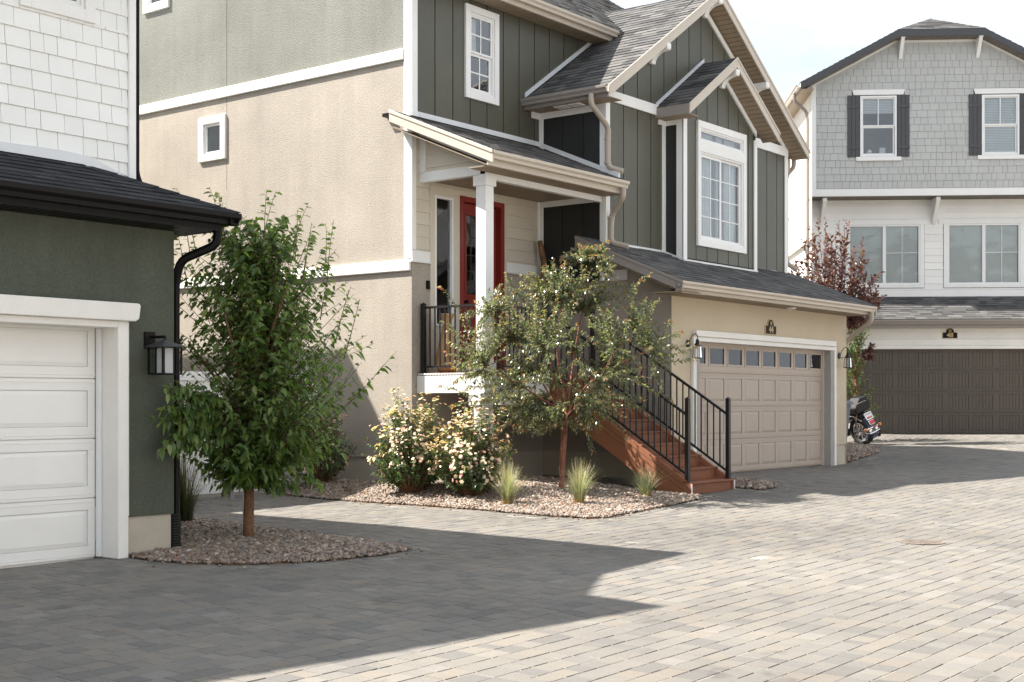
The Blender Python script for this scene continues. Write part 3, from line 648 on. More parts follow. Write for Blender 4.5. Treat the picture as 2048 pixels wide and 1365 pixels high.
# sidelight and red entrance door, one painted frame
en = MB(); ring(en, FP, 14.93, 16.75, .40, 3.205, .10, -.06, .035); en.fbox(FP, 15.45, 15.60, .50, 3.105, -.06, .033); en.fbox(FP, 15.03, 15.45, .50, 1.12, -.06, .02)
ent = en.build('entrance', M['paint_cream'], H44, bevel=.005)
m = MB(); ring(m, FP, 15.03, 15.45, 1.12, 3.06, .035, -.05, .038); m.build('sidelight_frame', M['vinyl_white'], ent, bevel=.004)
MB().quad(*[FP.p(u,v,-.01) for u,v in rect(15.06,15.42,1.15,3.03)], c=.5).build('pane', M['glass'], ent); room(ent, FP, 15.05, 15.43, 1.13, 3.05, .6)
MB().fbox(FP, 15.03, 15.45, 3.06, 3.105, -.06, .03).build('head_trim', M['paint_cream'], ent)
m = MB(); m.fbox(FP, 15.60, 15.68, .5, 3.12, -.06, .05); m.fbox(FP, 16.59, 16.67, .5, 3.12, -.06, .05); m.fbox(FP, 15.68, 16.59, 3.04, 3.12, -.06, .05); m.build('door_frame', M['door_red'], ent, bevel=.005)
m = MB(); a, b, c, d = 15.69, 16.58, .52, 3.03; gl = (15.83,16.44,1.64,2.86)
for r in minus(a,b,c,d,[gl]): m.fprism(FP, r, -.09, -.045)
lf = m.build('door_leaf', M['door_red'], ent)
m = MB(); ring(m, FP, gl[0]-.045, gl[1]+.045, gl[2]-.045, gl[3]+.045, .05, -.045, -.03); m.build('glass_moulding', M['door_red'], ent, bevel=.004)
MB().quad(*[FP.p(u,v,-.06) for u,v in rect(*gl)], c=.5).build('pane', M['glass'], ent); room(ent, FP, gl[0]-.02, gl[1]+.02, gl[2]-.02, gl[3]+.02, .6, -.092)
m = MB()
for t in (.22,.78): m.fbox(FP, gl[0]+(gl[1]-gl[0])*t-.006, gl[0]+(gl[1]-gl[0])*t+.006, gl[2], gl[3], -.062, -.054)
for t in (.1,.3,.5,.72,.9): m.fbox(FP, gl[0], gl[1], gl[2]+(gl[3]-gl[2])*t-.005, gl[2]+(gl[3]-gl[2])*t+.005, -.062, -.0545)
m.build('leading', M['metal_grey'], ent)
for (x0,x1,z0,z1) in ((15.80,16.11,.72,1.46),(16.17,16.48,.72,1.46)):
    Q = [FP.p(u,v,-.0445) for u,v in rect(x0,x1,z0,z1)]+[FP.p(u,v,-.03) for u,v in rect(x0+.05,x1-.05,z0+.05,z1-.05)]; MB().add(Q, [(4,5,6,7)]+[(i,(i+1)%4,(i+1)%4+4,i+4) for i in range(4)]).build('door_panel', M['door_red'], ent)
MB().lathe([(.022,0),(.03,.012),(.012,.022),(.012,.05),(.03,.06),(.026,.085)], FP.p(15.78,1.52,-.045), 12, axis=FP.N).build('door_knob', M['metal_black'], ent)
MB().fbox(FP, 14.865, 14.91, 1.655, 1.78, 0, .04).build('doorbell', M['metal_black'], H44)
room(ent, FP, 14.94, 16.74, .41, 3.19, .9, -.10)
MB().fbox(FP, 15.62, 16.66, .40, .50, .03, .08).build('door_sill', M['metal_tan'], ent)
# upper front wall above the porch: board siding with a double-hung window
uw = (15.746,16.557,4.643,6.075); hole = (uw[0]+.09,uw[1]-.09,uw[2]+.09,uw[3]-.09)
wall(H44, FP, minus(14.555,19.6,4.0,6.6,[hole]), 'joint_dark', 'sheathing', -.022)
P44 = Pieces(); P44s = Pieces(); strips(P44, Fr((0,13.272,0),(1,0,0),(0,0,1)), minus(14.655,19.5,4.24,6.165,[hole]), .408, .022, .020, 14.66)
boards(H44, 'paint_white', [(FP,14.62,19.5,6.165,6.27,-.01,.028)], 'frieze_board')
boards(H44, 'flashing', [(FP,14.66,17.65,4.165,4.24,-.02,.012)], 'flashing', 0)
W = window(H44, FP, *uw, .105)
a, b, c, d = uw[0]+.14, uw[1]-.14, uw[2]+.14, uw[3]-.14; mid = (c+d)/2
sash(W, FP, a, b, mid, d, .03, [('v',.5),('h',.5)], -.02); sash(W, FP, a, b, c, mid, .042, [('v',.5),('h',.5)], -.045)
MB().fbox(FP, a-.02, b+.02, c-.045, c-.005, 0, .03).build('sill', M['vinyl_white'], W, bevel=.004); room(W, FP, a, b, c, d, .5, -.075); drape(W, FP, a, a+.3, mid, d, -.13, 3, .02)
# side walls of the notch, shade put into their colour, above and below the porch roof
wall(H44, FD, [rect(-13.3,-11.95,1.9,4.9)], 'joint_dark', 'sheathing', -.02)
strips(P44s, Fr((17.67,0,0),(0,-1,0),(0,0,1)), [rect(-13.17,-12.04,2.2,4.62)], .41, .012, .018, -13.2)
boards(H44, 'paint_white', [(FD,-13.248,-13.165,2.22,4.60,0,.024),(FD,-12.045,-11.95,1.9,4.60,0,.024),(FD,-13.25,-11.95,4.60,4.735,0,.026),(FP,17.42,17.648,4.60,4.735,0,.027),(FD,-13.248,-12.0,3.16,3.27,.0,.027)], 'corner_board')
MB().fprism(FD, [(-13.25,4.165),(-11.68,3.50),(-11.68,3.575),(-13.25,4.24)], -.01, .03).build('flashing', M['flashing'], H44)
# upper gable front
wall(H44, FU, [[(17.65,1.9),(23.9,1.9),(23.9,4.9),(20.76,7.0),(17.65,4.9)]], 'joint_dark', 'sheathing', -.022)
bl, br_ = 19.43, 21.975
strips(P44, Fr((0,11.972,0),(1,0,0),(0,0,1)), [rect(17.745,bl,2.535,4.756), rect(br_,23.80,2.50,4.745), [(17.4,4.925),(24.2,4.925),(20.74,7.23)]], .410, .022, .020, 17.76)
boards(H44, 'paint_white', [(FU,17.626,17.745,2.46,4.755,0,.026),(FU,17.62,19.2,4.757,4.93,0,.030),(FU,22.3,23.93,4.745,4.92,0,.030),(FU,23.80,23.92,2.46,4.744,0,.026),(FU,bl-.105,bl-.004,2.42,4.80,0,.024)], 'corner_board')
boards(H44, 'flashing', [(FU,17.64,bl,2.455,2.53,.0,.014),(FU,br_,23.9,2.42,2.50,.0,.014)], 'flashing', 0)
# bay with its window
bw = (19.872,21.577,2.638,4.762); tr_ = (19.965,21.475,4.42,4.645); mn = (19.965,21.475,2.745,4.24)
wall(H44, FB, minus(bl,br_,2.0,4.88,[tr_,mn])+[[(bl,4.88),(br_,4.88),(20.70,5.80)]], 'joint_dark', 'sheathing', -.022)
FBs = Fr((0,11.622,0),(1,0,0),(0,0,1))
strips(P44, FBs, minus(bl+.10,br_-.09,2.40,4.88,[(bw[0]+.03,bw[1]-.03,bw[2]+.03,bw[3]-.03)])+[[(bl+.10,4.88),(br_-.09,4.88),(20.70,5.75)]], .3685, .022, .020, 19.863)
wall(H44, FBL, [rect(-11.95,-11.6,2.0,4.9)], 'joint_dark', 'sheathing', -.02); strips(P44s, Fr((19.45,0,0),(0,-1,0),(0,0,1)), [rect(-11.92,-11.7,2.45,4.62)], 1, .01, .018, -12.5)
wall(H44, Fr((br_,0,0),(0,1,0),(0,0,1)), [rect(11.6,11.95,2.0,4.9)], 'siding_olive', 'wall')
boards(H44, 'paint_white', [(FBL,-11.715,-11.575,2.36,4.78,0,.026),(FB,bl-.026,bl+.095,2.33,4.80,0,.027),(FB,br_-.085,br_+.02,2.33,4.72,0,.027),(FBL,-11.948,-11.716,4.62,4.78,0,.024),(FU,19.20,bl-.107,4.62,4.755,0,.028)], 'corner_board')
boards(H44, 'flashing', [(FB,bl-.03,br_+.02,2.30,2.372,.027,.04)], 'flashing', 0)
MB().fprism(FBL, [(-11.95,2.455),(-11.55,2.29),(-11.55,2.365),(-11.95,2.53)], .026, .04).build('flashing', M['flashing'], H44)
m = MB()
for r in minus(*bw,[tr_,mn],False): m.fprism(FB, r, -.01, .038)
W = m.build('window', M['paint_white'], H44, bevel=.004, label='tall white bay window with transom and curtains')
m = MB(); ring(m, FB, *tr_, .03, -.07, .02); ring(m, FB, *mn, .03, -.07, .02); m.build('frame', M['vinyl_white'], W, bevel=.003)
sash(W, FB, tr_[0]+.03, tr_[1]-.03, tr_[2]+.03, tr_[3]-.03, .025, None, -.02)
mc = (mn[0]+mn[1])/2; gr = [('v',.5),('h',.25),('h',.5),('h',.75)]
sash(W, FB, mn[0]+.03, mc, mn[2]+.03, mn[3]-.03, .05, gr, -.02, mw=.008); sash(W, FB, mc, mn[1]-.03, mn[2]+.03, mn[3]-.03, .04, gr, -.045, mw=.008)
room(W, FB, mn[0]+.02, mn[1]-.02, mn[2]+.02, tr_[3]-.01, .5, -.076)
drape(W, FB, 19.98, 21.46, mn[2]+.02, tr_[3]-.02, -.24, 16, .02)
for (x0,x1,wv) in ((19.99,20.28,5),(20.30,20.62,5),(20.74,20.98,4),(21.05,21.47,6)): drape(W, FB, x0, x1, mn[2]+.02, tr_[3]-.02, -.14, wv, .022)
# garage block
GL = -.81
wall(H44, Fr((0,10.82,0),(1,0,0),(0,0,1)), [rect(17.77,18.45,-1.5,GL+.01)], 'foundation', 'foundation'); wall(H44, Fr((0,10.82,0),(1,0,0),(0,0,1)), [rect(23.4,24.08,-1.5,GL+.01)], 'foundation', 'foundation')
wall(H44, FG, minus(17.75,24.1,GL,1.80,[(18.45,23.36,-1.5,.96)]), 'stucco_tan')
wall(H44, Fr((17.77,0,0),(0,-1,0),(0,0,1)), [rect(-13.3,-10.82,-1.5,GL+.01)], 'foundation', 'foundation')
wall(H44, FGL, [[(-13.3,GL),(-10.8,GL),(-10.8,1.78),(-12.15,2.3),(-13.3,2.3)]], 'stucco_beige')
wall(H44, Fr((24.1,0,0),(0,1,0),(0,0,1)), [[(10.8,-1.5),(14,-1.5),(14,1.7),(10.8,1.7)]], 'stucco_tan')
boards(H44, 'paint_white', [(FGL,-13.25,-11.6,1.905,2.07,0,.03)], 'band')
for x0, x1 in ((18.42,18.545),(23.34,23.47)): MB().box(x0, x1, 10.765, 10.96, -1.24, .95).build('jamb', M['stucco_grey'], H44, bevel=.006)
for x0, x1 in ((18.32,18.42),(23.47,23.55)): MB().box(x0, x1, 10.745, 10.80, -1.24, 1.02).build('door_casing', M['stucco_white'], H44, bevel=.008)
for x0, x1 in ((18.545,18.60),(23.30,23.34)): MB().box(x0, x1, 10.90, 10.99, -1.22, .95).build('door_stop', M['metal_tan_light'], H44)
MB().box(18.42,23.47,10.745,10.96,.945,1.02).build('door_header', M['stucco_white'], H44, bevel=.008); MB().box(18.36,23.48,10.715,10.80,1.021,1.118).build('door_header', M['stucco_white'], H44, bevel=.008)
garage_door(H44, Fr((0,10.95,0),(1,0,0),(0,0,1)), 18.47, 23.34, -1.165, .542, 8, 'door_taupe', True, label='tan panelled garage door with a row of eight windows')
plaque(FG, 20.985, 1.28, .40, .265, '44', 'black arched plaque reading 44 over the tan garage door')
lantern(FG, 18.22, .80, 'black glass lantern left of the tan garage door, behind the small tree'); lantern(FG, 23.76, .76, 'black glass lantern right of the tan garage door')
P44.emit('siding_panel', M['siding_olive'], H44); P44s.emit('siding_panel', M['siding_olive_shaded'], H44)
# ---- roofs of number 44
def slope_y(y0, z0, pitch): return Fr((0,y0,z0),(1,0,0),(0,1,pitch))           # rises towards +Y, u = X
def slope_x(x0, z0, pitch): return Fr((x0,0,z0),(0,-1,0),(1,0,pitch))          # rises towards +X, u = -Y
def slab(house, fr, reg, th, mat, name='roof'): return MB().fprism(fr, reg, -th, -.002).build(name, M[mat], house)
SP = Pieces()
def hyp(p): return math.hypot(1, p)
# garage roof
fr = slope_y(10.22, 1.775, .413); k = hyp(.413); L = 1.95*k
R1 = slab(H44, fr, rect(17.15,24.2,0,1.74*k), .05, 'soffit_tan'); slab(H44, fr, rect(17.15,17.66,1.7*k,L), .05, 'soffit_tan')
shingles(SP, fr, [rect(17.15,24.2,0,1.74*k), rect(17.15,17.66,1.74*k,L)], .142, .16, .36, .011, .003, .0)
# porch roof
fr = slope_y(11.50, 3.415, .415); k = hyp(.415)
slab(H44, fr, rect(14.30,17.66,0,1.76*k), .05, 'soffit_tan'); slab(H44, fr, rect(14.30,14.55,1.7*k,1.95*k), .05, 'soffit_tan')
shingles(SP, fr, [rect(14.30,17.66,0,1.75*k), rect(14.30,14.55,1.75*k,1.93*k)], .142, .16, .36, .011, .003)
# front gable: left slope seen, right slope only by its edge
fr = slope_x(17.25, 4.865, .667); k = hyp(.667); LL = (20.71-17.25)*k
slab(H44, fr, rect(-15.5,-11.64,0,LL), .05, 'soffit_tan'); shingles(SP, fr, [rect(-14.6,-11.62,0,LL)], .142, .16, .36, .011, .003)
fr2 = Fr((24.17,0,4.865),(0,1,0),(-1,0,.667)); slab(H44, fr2, rect(11.64,15.5,0,LL), .05, 'soffit_tan'); shingles(SP, fr2, [rect(11.62,13.2,0,LL)], .142, .3, .4, .011, .003)
# bay gable
fr = slope_x(19.13, 4.872, .667); Lb = (20.70-19.13)*k
slab(H44, fr, rect(-11.95,-11.31,0,Lb), .045, 'soffit_tan'); shingles(SP, fr, [rect(-11.95,-11.29,0,Lb)], .142, .16, .36, .011, .003)
fr2 = Fr((22.27,0,4.872),(0,1,0),(-1,0,.667)); slab(H44, fr2, rect(11.31,11.95,0,Lb), .045, 'soffit_tan')
# main roof behind
fr = slope_y(12.78, 6.335, .66); k2 = hyp(.66); slab(H44, fr, rect(14.2,24.15,0,4.52*k2), .06, 'soffit_tan'); shingles(SP, fr, [rect(15.6,24.15,0,4.5*k2)], .142, .16, .36, .011, .003)
MB().prism([(14.6,24,4.8),(14.6,12.8,6.25),(14.6,17.25,9.2)], [(24.1,24,4.8),(24.1,12.8,6.25),(24.1,17.25,9.2)]).build('roof_core', M['joint_dark'], H44)
SP.emit('shingle', M['roof_shingle'], R1, 300, 'shingle_field')
# ---- fascias, gutters, rakes, soffits
def rake_x(y0, y1, pts, th, mat='metal_tan_light', name='rake_board'):
    """board following a gable in the X-Z plane; pts: (x, z top)"""
    for (xa,za),(xb,zb) in zip(pts, pts[1:]):
        MB().prism([(xa,y0,za-th),(xb,y0,zb-th),(xb,y0,zb),(xa,y0,za)], [(xa,y1,za-th),(xb,y1,zb-th),(xb,y1,zb),(xa,y1,za)]).build(name, M[mat], H44, bevel=.004)
def rake_y(x0, x1, a, b, th, mat, name='rake_board'):
    (ya,za),(yb,zb) = a, b
    MB().prism([(x0,ya,za-th),(x0,yb,zb-th),(x0,yb,zb),(x0,ya,za)], [(x1,ya,za-th),(x1,yb,zb-th),(x1,yb,zb),(x1,ya,za)]).build(name, M[mat], H44, bevel=.004)
# garage eave
MB().box(17.16,24.16,10.345,10.37,1.628,1.77).build('fascia', M['metal_tan_light'], H44)
gutter(H44, (17.13,10.345,1.678), (24.19,10.345,1.678), (0,-1,0), 'metal_tan_light')
soffit(H44, 'soffit_tan', Fr((0,0,1.632),(1,0,0),(0,-1,0)), [rect(17.17,24.15,-10.80,-10.37)], .1)
MB().lathe([(.085,0),(.08,-.02),(.04,-.03)][::-1], (21.35,10.58,1.62), 14).build('soffit_light', M['paint_white'], H44)
rake_y(17.13, 17.155, (10.235,1.772), (12.17,2.572), .155, 'metal_taupe'); rake_y(17.118, 17.132, (10.235,1.78), (12.17,2.58), .045, 'metal_taupe', 'drip_edge')  # darker taupe puts the shade on this rake into its colour
MB().prism([(17.155,10.25,1.60),(17.155,12.17,2.40),(17.155,12.17,2.41),(17.155,10.25,1.61)], [(17.75,10.25,1.60),(17.75,12.17,2.40),(17.75,12.17,2.41),(17.75,10.25,1.61)]).build('soffit', M['soffit_tan'], H44)
rake_y(24.17, 24.2, (10.235,1.772), (11.95,2.48), .155, 'metal_tan')
downspout(H44, [(24.05,10.28,1.69),(24.05,10.28,1.50),(24.17,10.75,1.22),(24.17,10.9,1.05),(24.17,10.9,-1.1)], 'metal_tan')
# porch eave
MB().box(14.31,17.64,11.62,11.645,3.235,3.40).build('fascia', M['metal_tan_light'], H44)
gutter(H44, (14.29,11.62,3.318), (17.66,11.62,3.318), (0,-1,0), 'metal_tan_light')
rake_y(14.285, 14.31, (11.52,3.425), (13.45,4.225), .17, 'metal_tan_light'); rake_y(14.272, 14.288, (11.52,3.432), (13.45,4.232), .05, 'metal_tan_light', 'drip_edge')
MB().prism([(14.31,11.62,3.225),(14.31,13.45,3.985),(14.31,13.45,3.995),(14.31,11.62,3.235)], [(14.60,11.62,3.225),(14.60,13.45,3.985),(14.60,13.45,3.995),(14.60,11.62,3.235)]).build('soffit', M['soffit_tan'], H44)
soffit(H44, 'soffit_tan', Fr((0,0,3.238),(1,0,0),(0,-1,0)), [rect(14.33,17.64,-11.98,-11.645)], .1); soffit(H44, 'soffit_tan', Fr((0,0,3.262),(1,0,0),(0,-1,0)), [rect(14.80,17.63,-13.23,-12.10)], .1)
boards(H44, 'paint_white', [(Fr((0,12.0,0),(1,0,0),(0,0,1)),14.72,17.648,3.145,3.285,-.10,0),(Fr((14.72,0,0),(0,-1,0),(0,0,1)),-13.248,-12.002,3.205,3.35,-.10,0)], 'porch_beam')
FPg = Fr((14.74,0,0),(0,-1,0),(0,0,1)); P = Pieces(); shingles(P, FPg, [[(-13.22,3.352),(-11.75,3.352),(-13.22,3.97)]], .182, 20, 21, .014, 0, 0, 3.22); P.emit('siding_board', M['paint_cream'], H44)
wall(H44, FPg, [[(-13.24,3.34),(-11.7,3.34),(-13.24,3.99)]], 'paint_cream')
boards(H44, 'paint_white', [(FPg,-13.245,-13.13,3.352,3.95,0,.03)], 'trim_board')
MB().fprism(FPg, [(-13.12,3.83),(-12.02,3.36),(-11.86,3.36),(-13.12,3.90)], 0, .028).build('trim_board', M['paint_white'], H44)
# porch post with cap, post continuing under the deck
m = MB(); m.box(14.725,14.905,12.0,12.18,.42,3.05); m.build('porch_post', M['paint_white'], H44, bevel=.006)
MB().box(14.70,14.935,11.975,12.215,3.046,3.20).build('post_cap', M['paint_white'], H44, bevel=.006)
MB().box(14.70,14.935,11.975,12.205,.42,.56).build('post_base', M['paint_white'], H44, bevel=.006)
MB().box(14.70,14.93,12.02,12.20,-1.4,-.05).build('deck_post', M['paint_white'], H44, bevel=.006); MB().box(14.60,16.2,11.99,12.21,-.055,.115).build('deck_beam', M['paint_white'], H44, bevel=.006)
downspout(H44, [(17.55,11.55,3.32),(17.55,11.55,3.18),(17.70,11.86,2.95),(17.70,11.88,2.75),(17.70,11.88,2.5),(17.80,11.62,2.43)], 'metal_tan', straps=((17.70,11.88,2.9),))
# upper eave over the porch side
MB().box(14.2,19.28,12.885,12.91,6.158,6.33).build('fascia', M['metal_tan_light'], H44); gutter(H44, (14.2,12.885,6.225), (19.27,12.885,6.225), (0,-1,0), 'metal_tan_light')
soffit(H44, 'soffit_tan', Fr((0,0,6.163),(1,0,0),(0,-1,0)), [rect(14.3,19.28,-13.23,-12.91)], .1)
# main gable rake boards, soffit, brackets
ap = 7.175
rake_x(11.60, 11.63, [(17.235,4.862),(20.71,ap),(24.185,4.862)], .175); rake_x(11.585, 11.605, [(17.22,4.872),(20.71,ap+.012),(24.20,4.872)], .05, 'metal_tan_light', 'drip_edge')
for sgn in (1,-1):
    x0 = 17.26 if sgn > 0 else 24.16
    fs = Fr((x0,0,4.715),(0,sgn,0),(sgn,0,.667)); a, b = sorted((sgn*11.635, sgn*11.948)); soffit(H44, 'soffit_tan', fs, [rect(a,b,0,3.43*hyp(.667))], .105, 0, True)
for xa, xb in ((17.70,20.71),(20.71,23.85)):
    s_ = 1 if xa < 20 else -1; za = 4.93 if s_ > 0 else 6.93; zb = 6.93 if s_ > 0 else 4.93
    MB().prism([FU.p(xa,za-.11,0),FU.p(xb,zb-.11,0),FU.p(xb,zb,0),FU.p(xa,za,0)], [FU.p(xa,za-.11,.028),FU.p(xb,zb-.11,.028),FU.p(xb,zb,.028),FU.p(xa,za,.028)]).build('frieze_board', M['paint_white'], H44)
for x in (20.71, 18.98, 22.44): bracket(H44, FU, x, .12, 4.75+.667*(min(x-17.25, 24.17-x))-.03, .36, .30)
MB().box(17.245,17.27,11.63,13.25,4.70,4.86).build('fascia', M['metal_taupe'], H44); gutter(H44, (17.245,13.24,4.752), (17.245,11.60,4.752), (-1,0,0), 'metal_taupe')
soffit(H44, 'soffit_tan', Fr((0,0,4.712),(1,0,0),(0,-1,0)), [rect(17.27,17.65,-13.24,-11.64)], .38)
for y in (12.62,12.35): MB().box(17.32,17.52,y-.11,y+.11,4.682,4.698).build('soffit_vent', M['paint_white'], H44, bevel=.004)
gutter(H44, (24.175,11.60,4.752), (24.175,13.0,4.752), (1,0,0), 'metal_tan_light')
downspout(H44, [(17.18,11.90,4.76),(17.18,11.90,4.60),(17.60,11.86,4.30),(17.605,11.875,4.1),(17.605,11.875,3.68),(17.70,11.65,3.60)], 'metal_tan', straps=((17.605,11.875,4.12),(17.605,11.875,3.75)))
MB().prism([(17.245,13.22,4.90),(17.245,13.22,4.975),(19.5,13.22,6.48),(19.5,13.22,6.405)], [(17.245,13.245,4.90),(17.245,13.245,4.975),(19.5,13.245,6.48),(19.5,13.245,6.405)]).build('flashing', M['flashing'], H44)
MB().box(24.0,24.11,11.97,12.07,4.45,4.72).build('elbow', M['metal_tan'], H44); downspout(H44, [(24.22,11.95,4.76),(24.22,11.95,4.58),(24.0,12.0,4.40),(24.0,12.0,2.7),(24.05,11.8,2.55)], 'metal_tan')
# bay gable trim
rake_x(11.275, 11.30, [(19.115,4.868),(20.70,5.925),(22.285,4.868)], .165); rake_x(11.262, 11.278, [(19.10,4.878),(20.70,5.937),(22.30,4.878)], .045, 'metal_tan_light', 'drip_edge')
for sgn in (1,-1):
    fs = Fr((19.14 if sgn > 0 else 22.26,0,4.73),(0,sgn,0),(sgn,0,.667)); a, b = sorted((sgn*11.30, sgn*11.598)); soffit(H44, 'soffit_tan', fs, [rect(a,b,0,1.555*hyp(.667))], .105, 0, True)
MB().box(19.115,19.14,11.30,11.948,4.705,4.872).build('fascia', M['metal_taupe'], H44)
MB().box(19.14,19.43,11.30,11.948,4.70,4.712).build('soffit', M['soffit_tan'], H44)
for s_, (xa,za),(xb,zb) in ((1,(19.45,4.90),(20.70,5.735)),(-1,(20.70,5.735),(21.97,4.89))):
    MB().prism([FB.p(xa,za-.10,0),FB.p(xb,zb-.10,0),FB.p(xb,zb,0),FB.p(xa,za,0)], [FB.p(xa,za-.10,.03),FB.p(xb,zb-.10,.03),FB.p(xb,zb,.03),FB.p(xa,za,.03)]).build('frieze_board', M['paint_white'], H44)
bracket(H44, FB, 20.70, .12, 5.72, .34, .28)
MB().prism([(19.13,11.925,4.90),(19.13,11.925,4.965),(20.70,11.925,6.01),(20.70,11.925,5.945)], [(19.13,11.946,4.90),(19.13,11.946,4.965),(20.70,11.946,6.01),(20.70,11.946,5.945)]).build('flashing', M['flashing'], H44)
# ---- porch deck, stairs and railings
PD = empty('porch_stairs', (16.3,11.0,-1.29), 'brown composite porch stairs with black metal railing and white edge board', 'stairs')
for i in range(9): MB().box(14.70, 17.64, 12.0+i*.138, 12.0+i*.138+.132, .385, .415).build('deck_board', M['deck_brown'], PD, bevel=.003)
MB().box(14.66,14.70,11.97,13.245,.12,.375).build('rim_board', M['paint_white'], PD, bevel=.004); MB().box(14.70,16.2,11.97,12.0,.12,.375).build('rim_board', M['paint_white'], PD, bevel=.004)
m = MB(); y = 12.02
while y < 13.2: m.box(14.652,14.70,y,y+.035,.386,.408); y += .055
m.build('deck_edge', M['paint_white'], PD)
X0, X1, Y0, ZB, RI, RU = 16.24, 17.45, 9.58, -1.295, .171, .268
for i in range(10):
    z = ZB+RI*(i+1); y = Y0+RU*i
    MB().box(X0+.04, X1-.04, y, y+.022, z-RI, z-.028).build('riser', M['deck_brown'], PD, bevel=.003)
    if i < 9: MB().box(X0-.005, X1+.005, y-.022, y+RU+.0, z-.027, z).build('tread', M['deck_brown'], PD, bevel=.005)
for x0, x1, mt in ((X0-.012,X0+.035,'deck_stringer'),(X1-.035,X1+.012,'deck_stringer')):
    pr = [(Y0-.025,ZB-.02),(Y0-.025,ZB+RI-.03),(Y0+RU*9.0,.36),(Y0+RU*9.0+.05,.36),(Y0+RU*9.0+.05,-.02),(Y0+.42,ZB-.02)]
    o = MB().prism([(x0,a,b) for a,b in pr], [(x1,a,b) for a,b in pr]).build('stringer', M[mt], PD, bevel=.003)
    for t in (.3,.62):                                   # grooves between the skirt planks
        q = [(Y0+.02,ZB+RI*.9-.24*t+.0),(Y0+RU*9,.34-.28*t)]
        MB().prism([(x0-.0015,q[0][0],q[0][1]),(x0-.0015,q[1][0],q[1][1]),(x0-.0015,q[1][0],q[1][1]+.006),(x0-.0015,q[0][0],q[0][1]+.006)],[(x0+.001,q[0][0],q[0][1]),(x0+.001,q[1][0],q[1][1]),(x0+.001,q[1][0],q[1][1]+.006),(x0+.001,q[0][0],q[0][1]+.006)]).build('groove', M['joint_dark'], o)
MB().box(X0-.016,X0+.012,Y0-.03,Y0-.022,ZB,ZB+RI-.02).build('corner_bead', M['flashing'], PD); MB().box(X1-.012,X1+.016,Y0-.03,Y0-.022,ZB,ZB+RI-.02).build('corner_bead', M['flashing'], PD)
def post(x, y, z0, z1): 
    MB().box(x-.03,x+.03,y-.03,y+.03,z0,z1).build('rail_post', M['rail_black'], PD, bevel=.004); MB().add([(x-.036,y-.036,z1),(x+.036,y-.036,z1),(x+.036,y+.036,z1),(x-.036,y+.036,z1),(x,y,z1+.03)], [(0,1,4),(1,2,4),(2,3,4),(3,0,4),(3,2,1,0)]).build('post_cap', M['rail_black'], PD)
    MB().box(x-.05,x+.05,y-.05,y+.05,z0,z0+.01).build('post_foot', M['rail_black'], PD)
def rail(a, b, h0, h1, gap=.105):
    """two rails and balusters between two points"""
    a, b = V3(*a), V3(*b); L = np.linalg.norm((b-a)[:2]); n = int(L/gap); z = V3(0,0,1)
    MB().tube([a+z*h1,b+z*h1], .028, 4, squash=.8).build('handrail', M['rail_black'], PD); MB().tube([a+z*h0,b+z*h0], .020, 4).build('bottom_rail', M['rail_black'], PD)
    for i in range(1, n+1):
        p = a+(b-a)*(i/(n+1)); MB().box(p[0]-.0085,p[0]+.0085,p[1]-.0085,p[1]+.0085,p[2]+h0,p[2]+h1-.01).build('baluster', M['rail_black'], PD)
DZ = .415
post(14.745,13.19,DZ,1.42); rail((14.745,13.16,DZ),(14.745,12.2,DZ),.09,.955)
post(16.22,12.04,DZ,1.45); rail((14.93,12.04,DZ),(16.19,12.04,DZ),.09,.955)
zt = ZB+RI
for x, ytop in ((X0+.03,12.04),(X1-.03,12.0)):
    post(x, Y0+.06, zt, zt+1.16)
    rail((x,Y0+.09,zt+.02),(x,ytop-.03,zt+.02+(ytop-.12-Y0)*RI/RU),.10,.93)
post(X1-.03,12.04,DZ,1.45)
# ---- things on the porch
J = empty('floor_vase', (14.97,13.0,.415), 'tall brown ceramic jug with handle standing on the porch', 'vase')
MB().lathe([(.10,0),(.135,.03),(.165,.14),(.16,.28),(.125,.44),(.085,.60),(.070,.70),(.078,.78),(.10,.84),(.108,.87),(.095,.868),(.065,.78)], (14.97,12.93,.416), 22).build('body', M['ceramic'], J, smooth=True)
MB().tube([(14.87,12.85,1.05),(14.82,12.80,1.0),(14.80,12.78,.86),(14.82,12.80,.72),(14.865,12.85,.66)], .018, 8).build('handle', M['ceramic'], J, smooth=True)
MB().tube([(17.50,12.98,.42),(17.49,13.03,1.0),(17.53,13.04,1.5),(17.50,13.06,1.9),(17.545,13.08,2.25),(17.50,13.10,2.45),(17.46,13.10,2.60)], [.05,.048,.055,.046,.052,.05,.04], 9).build('branch_pole', M['wood_stick'], None, smooth=True)
tag(bpy.data.objects['branch_pole'], 'knobbly bare wooden branch leaning in the porch corner', 'branch')
# ================================================================== white shingled house with the green garage wall (left)
HL = empty('house', (5.0,10.6,-1.44), 'white shingled house with dark green stucco garage wall and white garage door', 'house')
LG = Fr((0,10.52,0),(1,0,0),(0,0,1)); LS = Fr((0,11.08,0),(1,0,0),(0,0,1))
wall(HL, LG, minus(1.5,8.18,-1.075,1.75,[(2.4,7.52,-1.5,.70)]), 'stucco_green')
wall(HL, Fr((8.18,0,0),(0,1,0),(0,0,1)), [rect(10.52,18,-1.075,1.75)], 'stucco_green')
wall(HL, Fr((0,10.535,0),(1,0,0),(0,0,1)), [rect(7.5,8.155,-1.6,-1.07)], 'foundation', 'foundation'); wall(HL, Fr((8.155,0,0),(0,1,0),(0,0,1)), [rect(10.535,18,-1.6,-1.07)], 'foundation', 'foundation')
MB().box(7.472,7.585,10.41,10.70,-1.44,.735).build('door_casing', M['stucco_white'], HL, bevel=.010); MB().box(7.586,7.635,10.47,10.519,-1.06,.735).build('door_casing', M['stucco_white'], HL, bevel=.008)
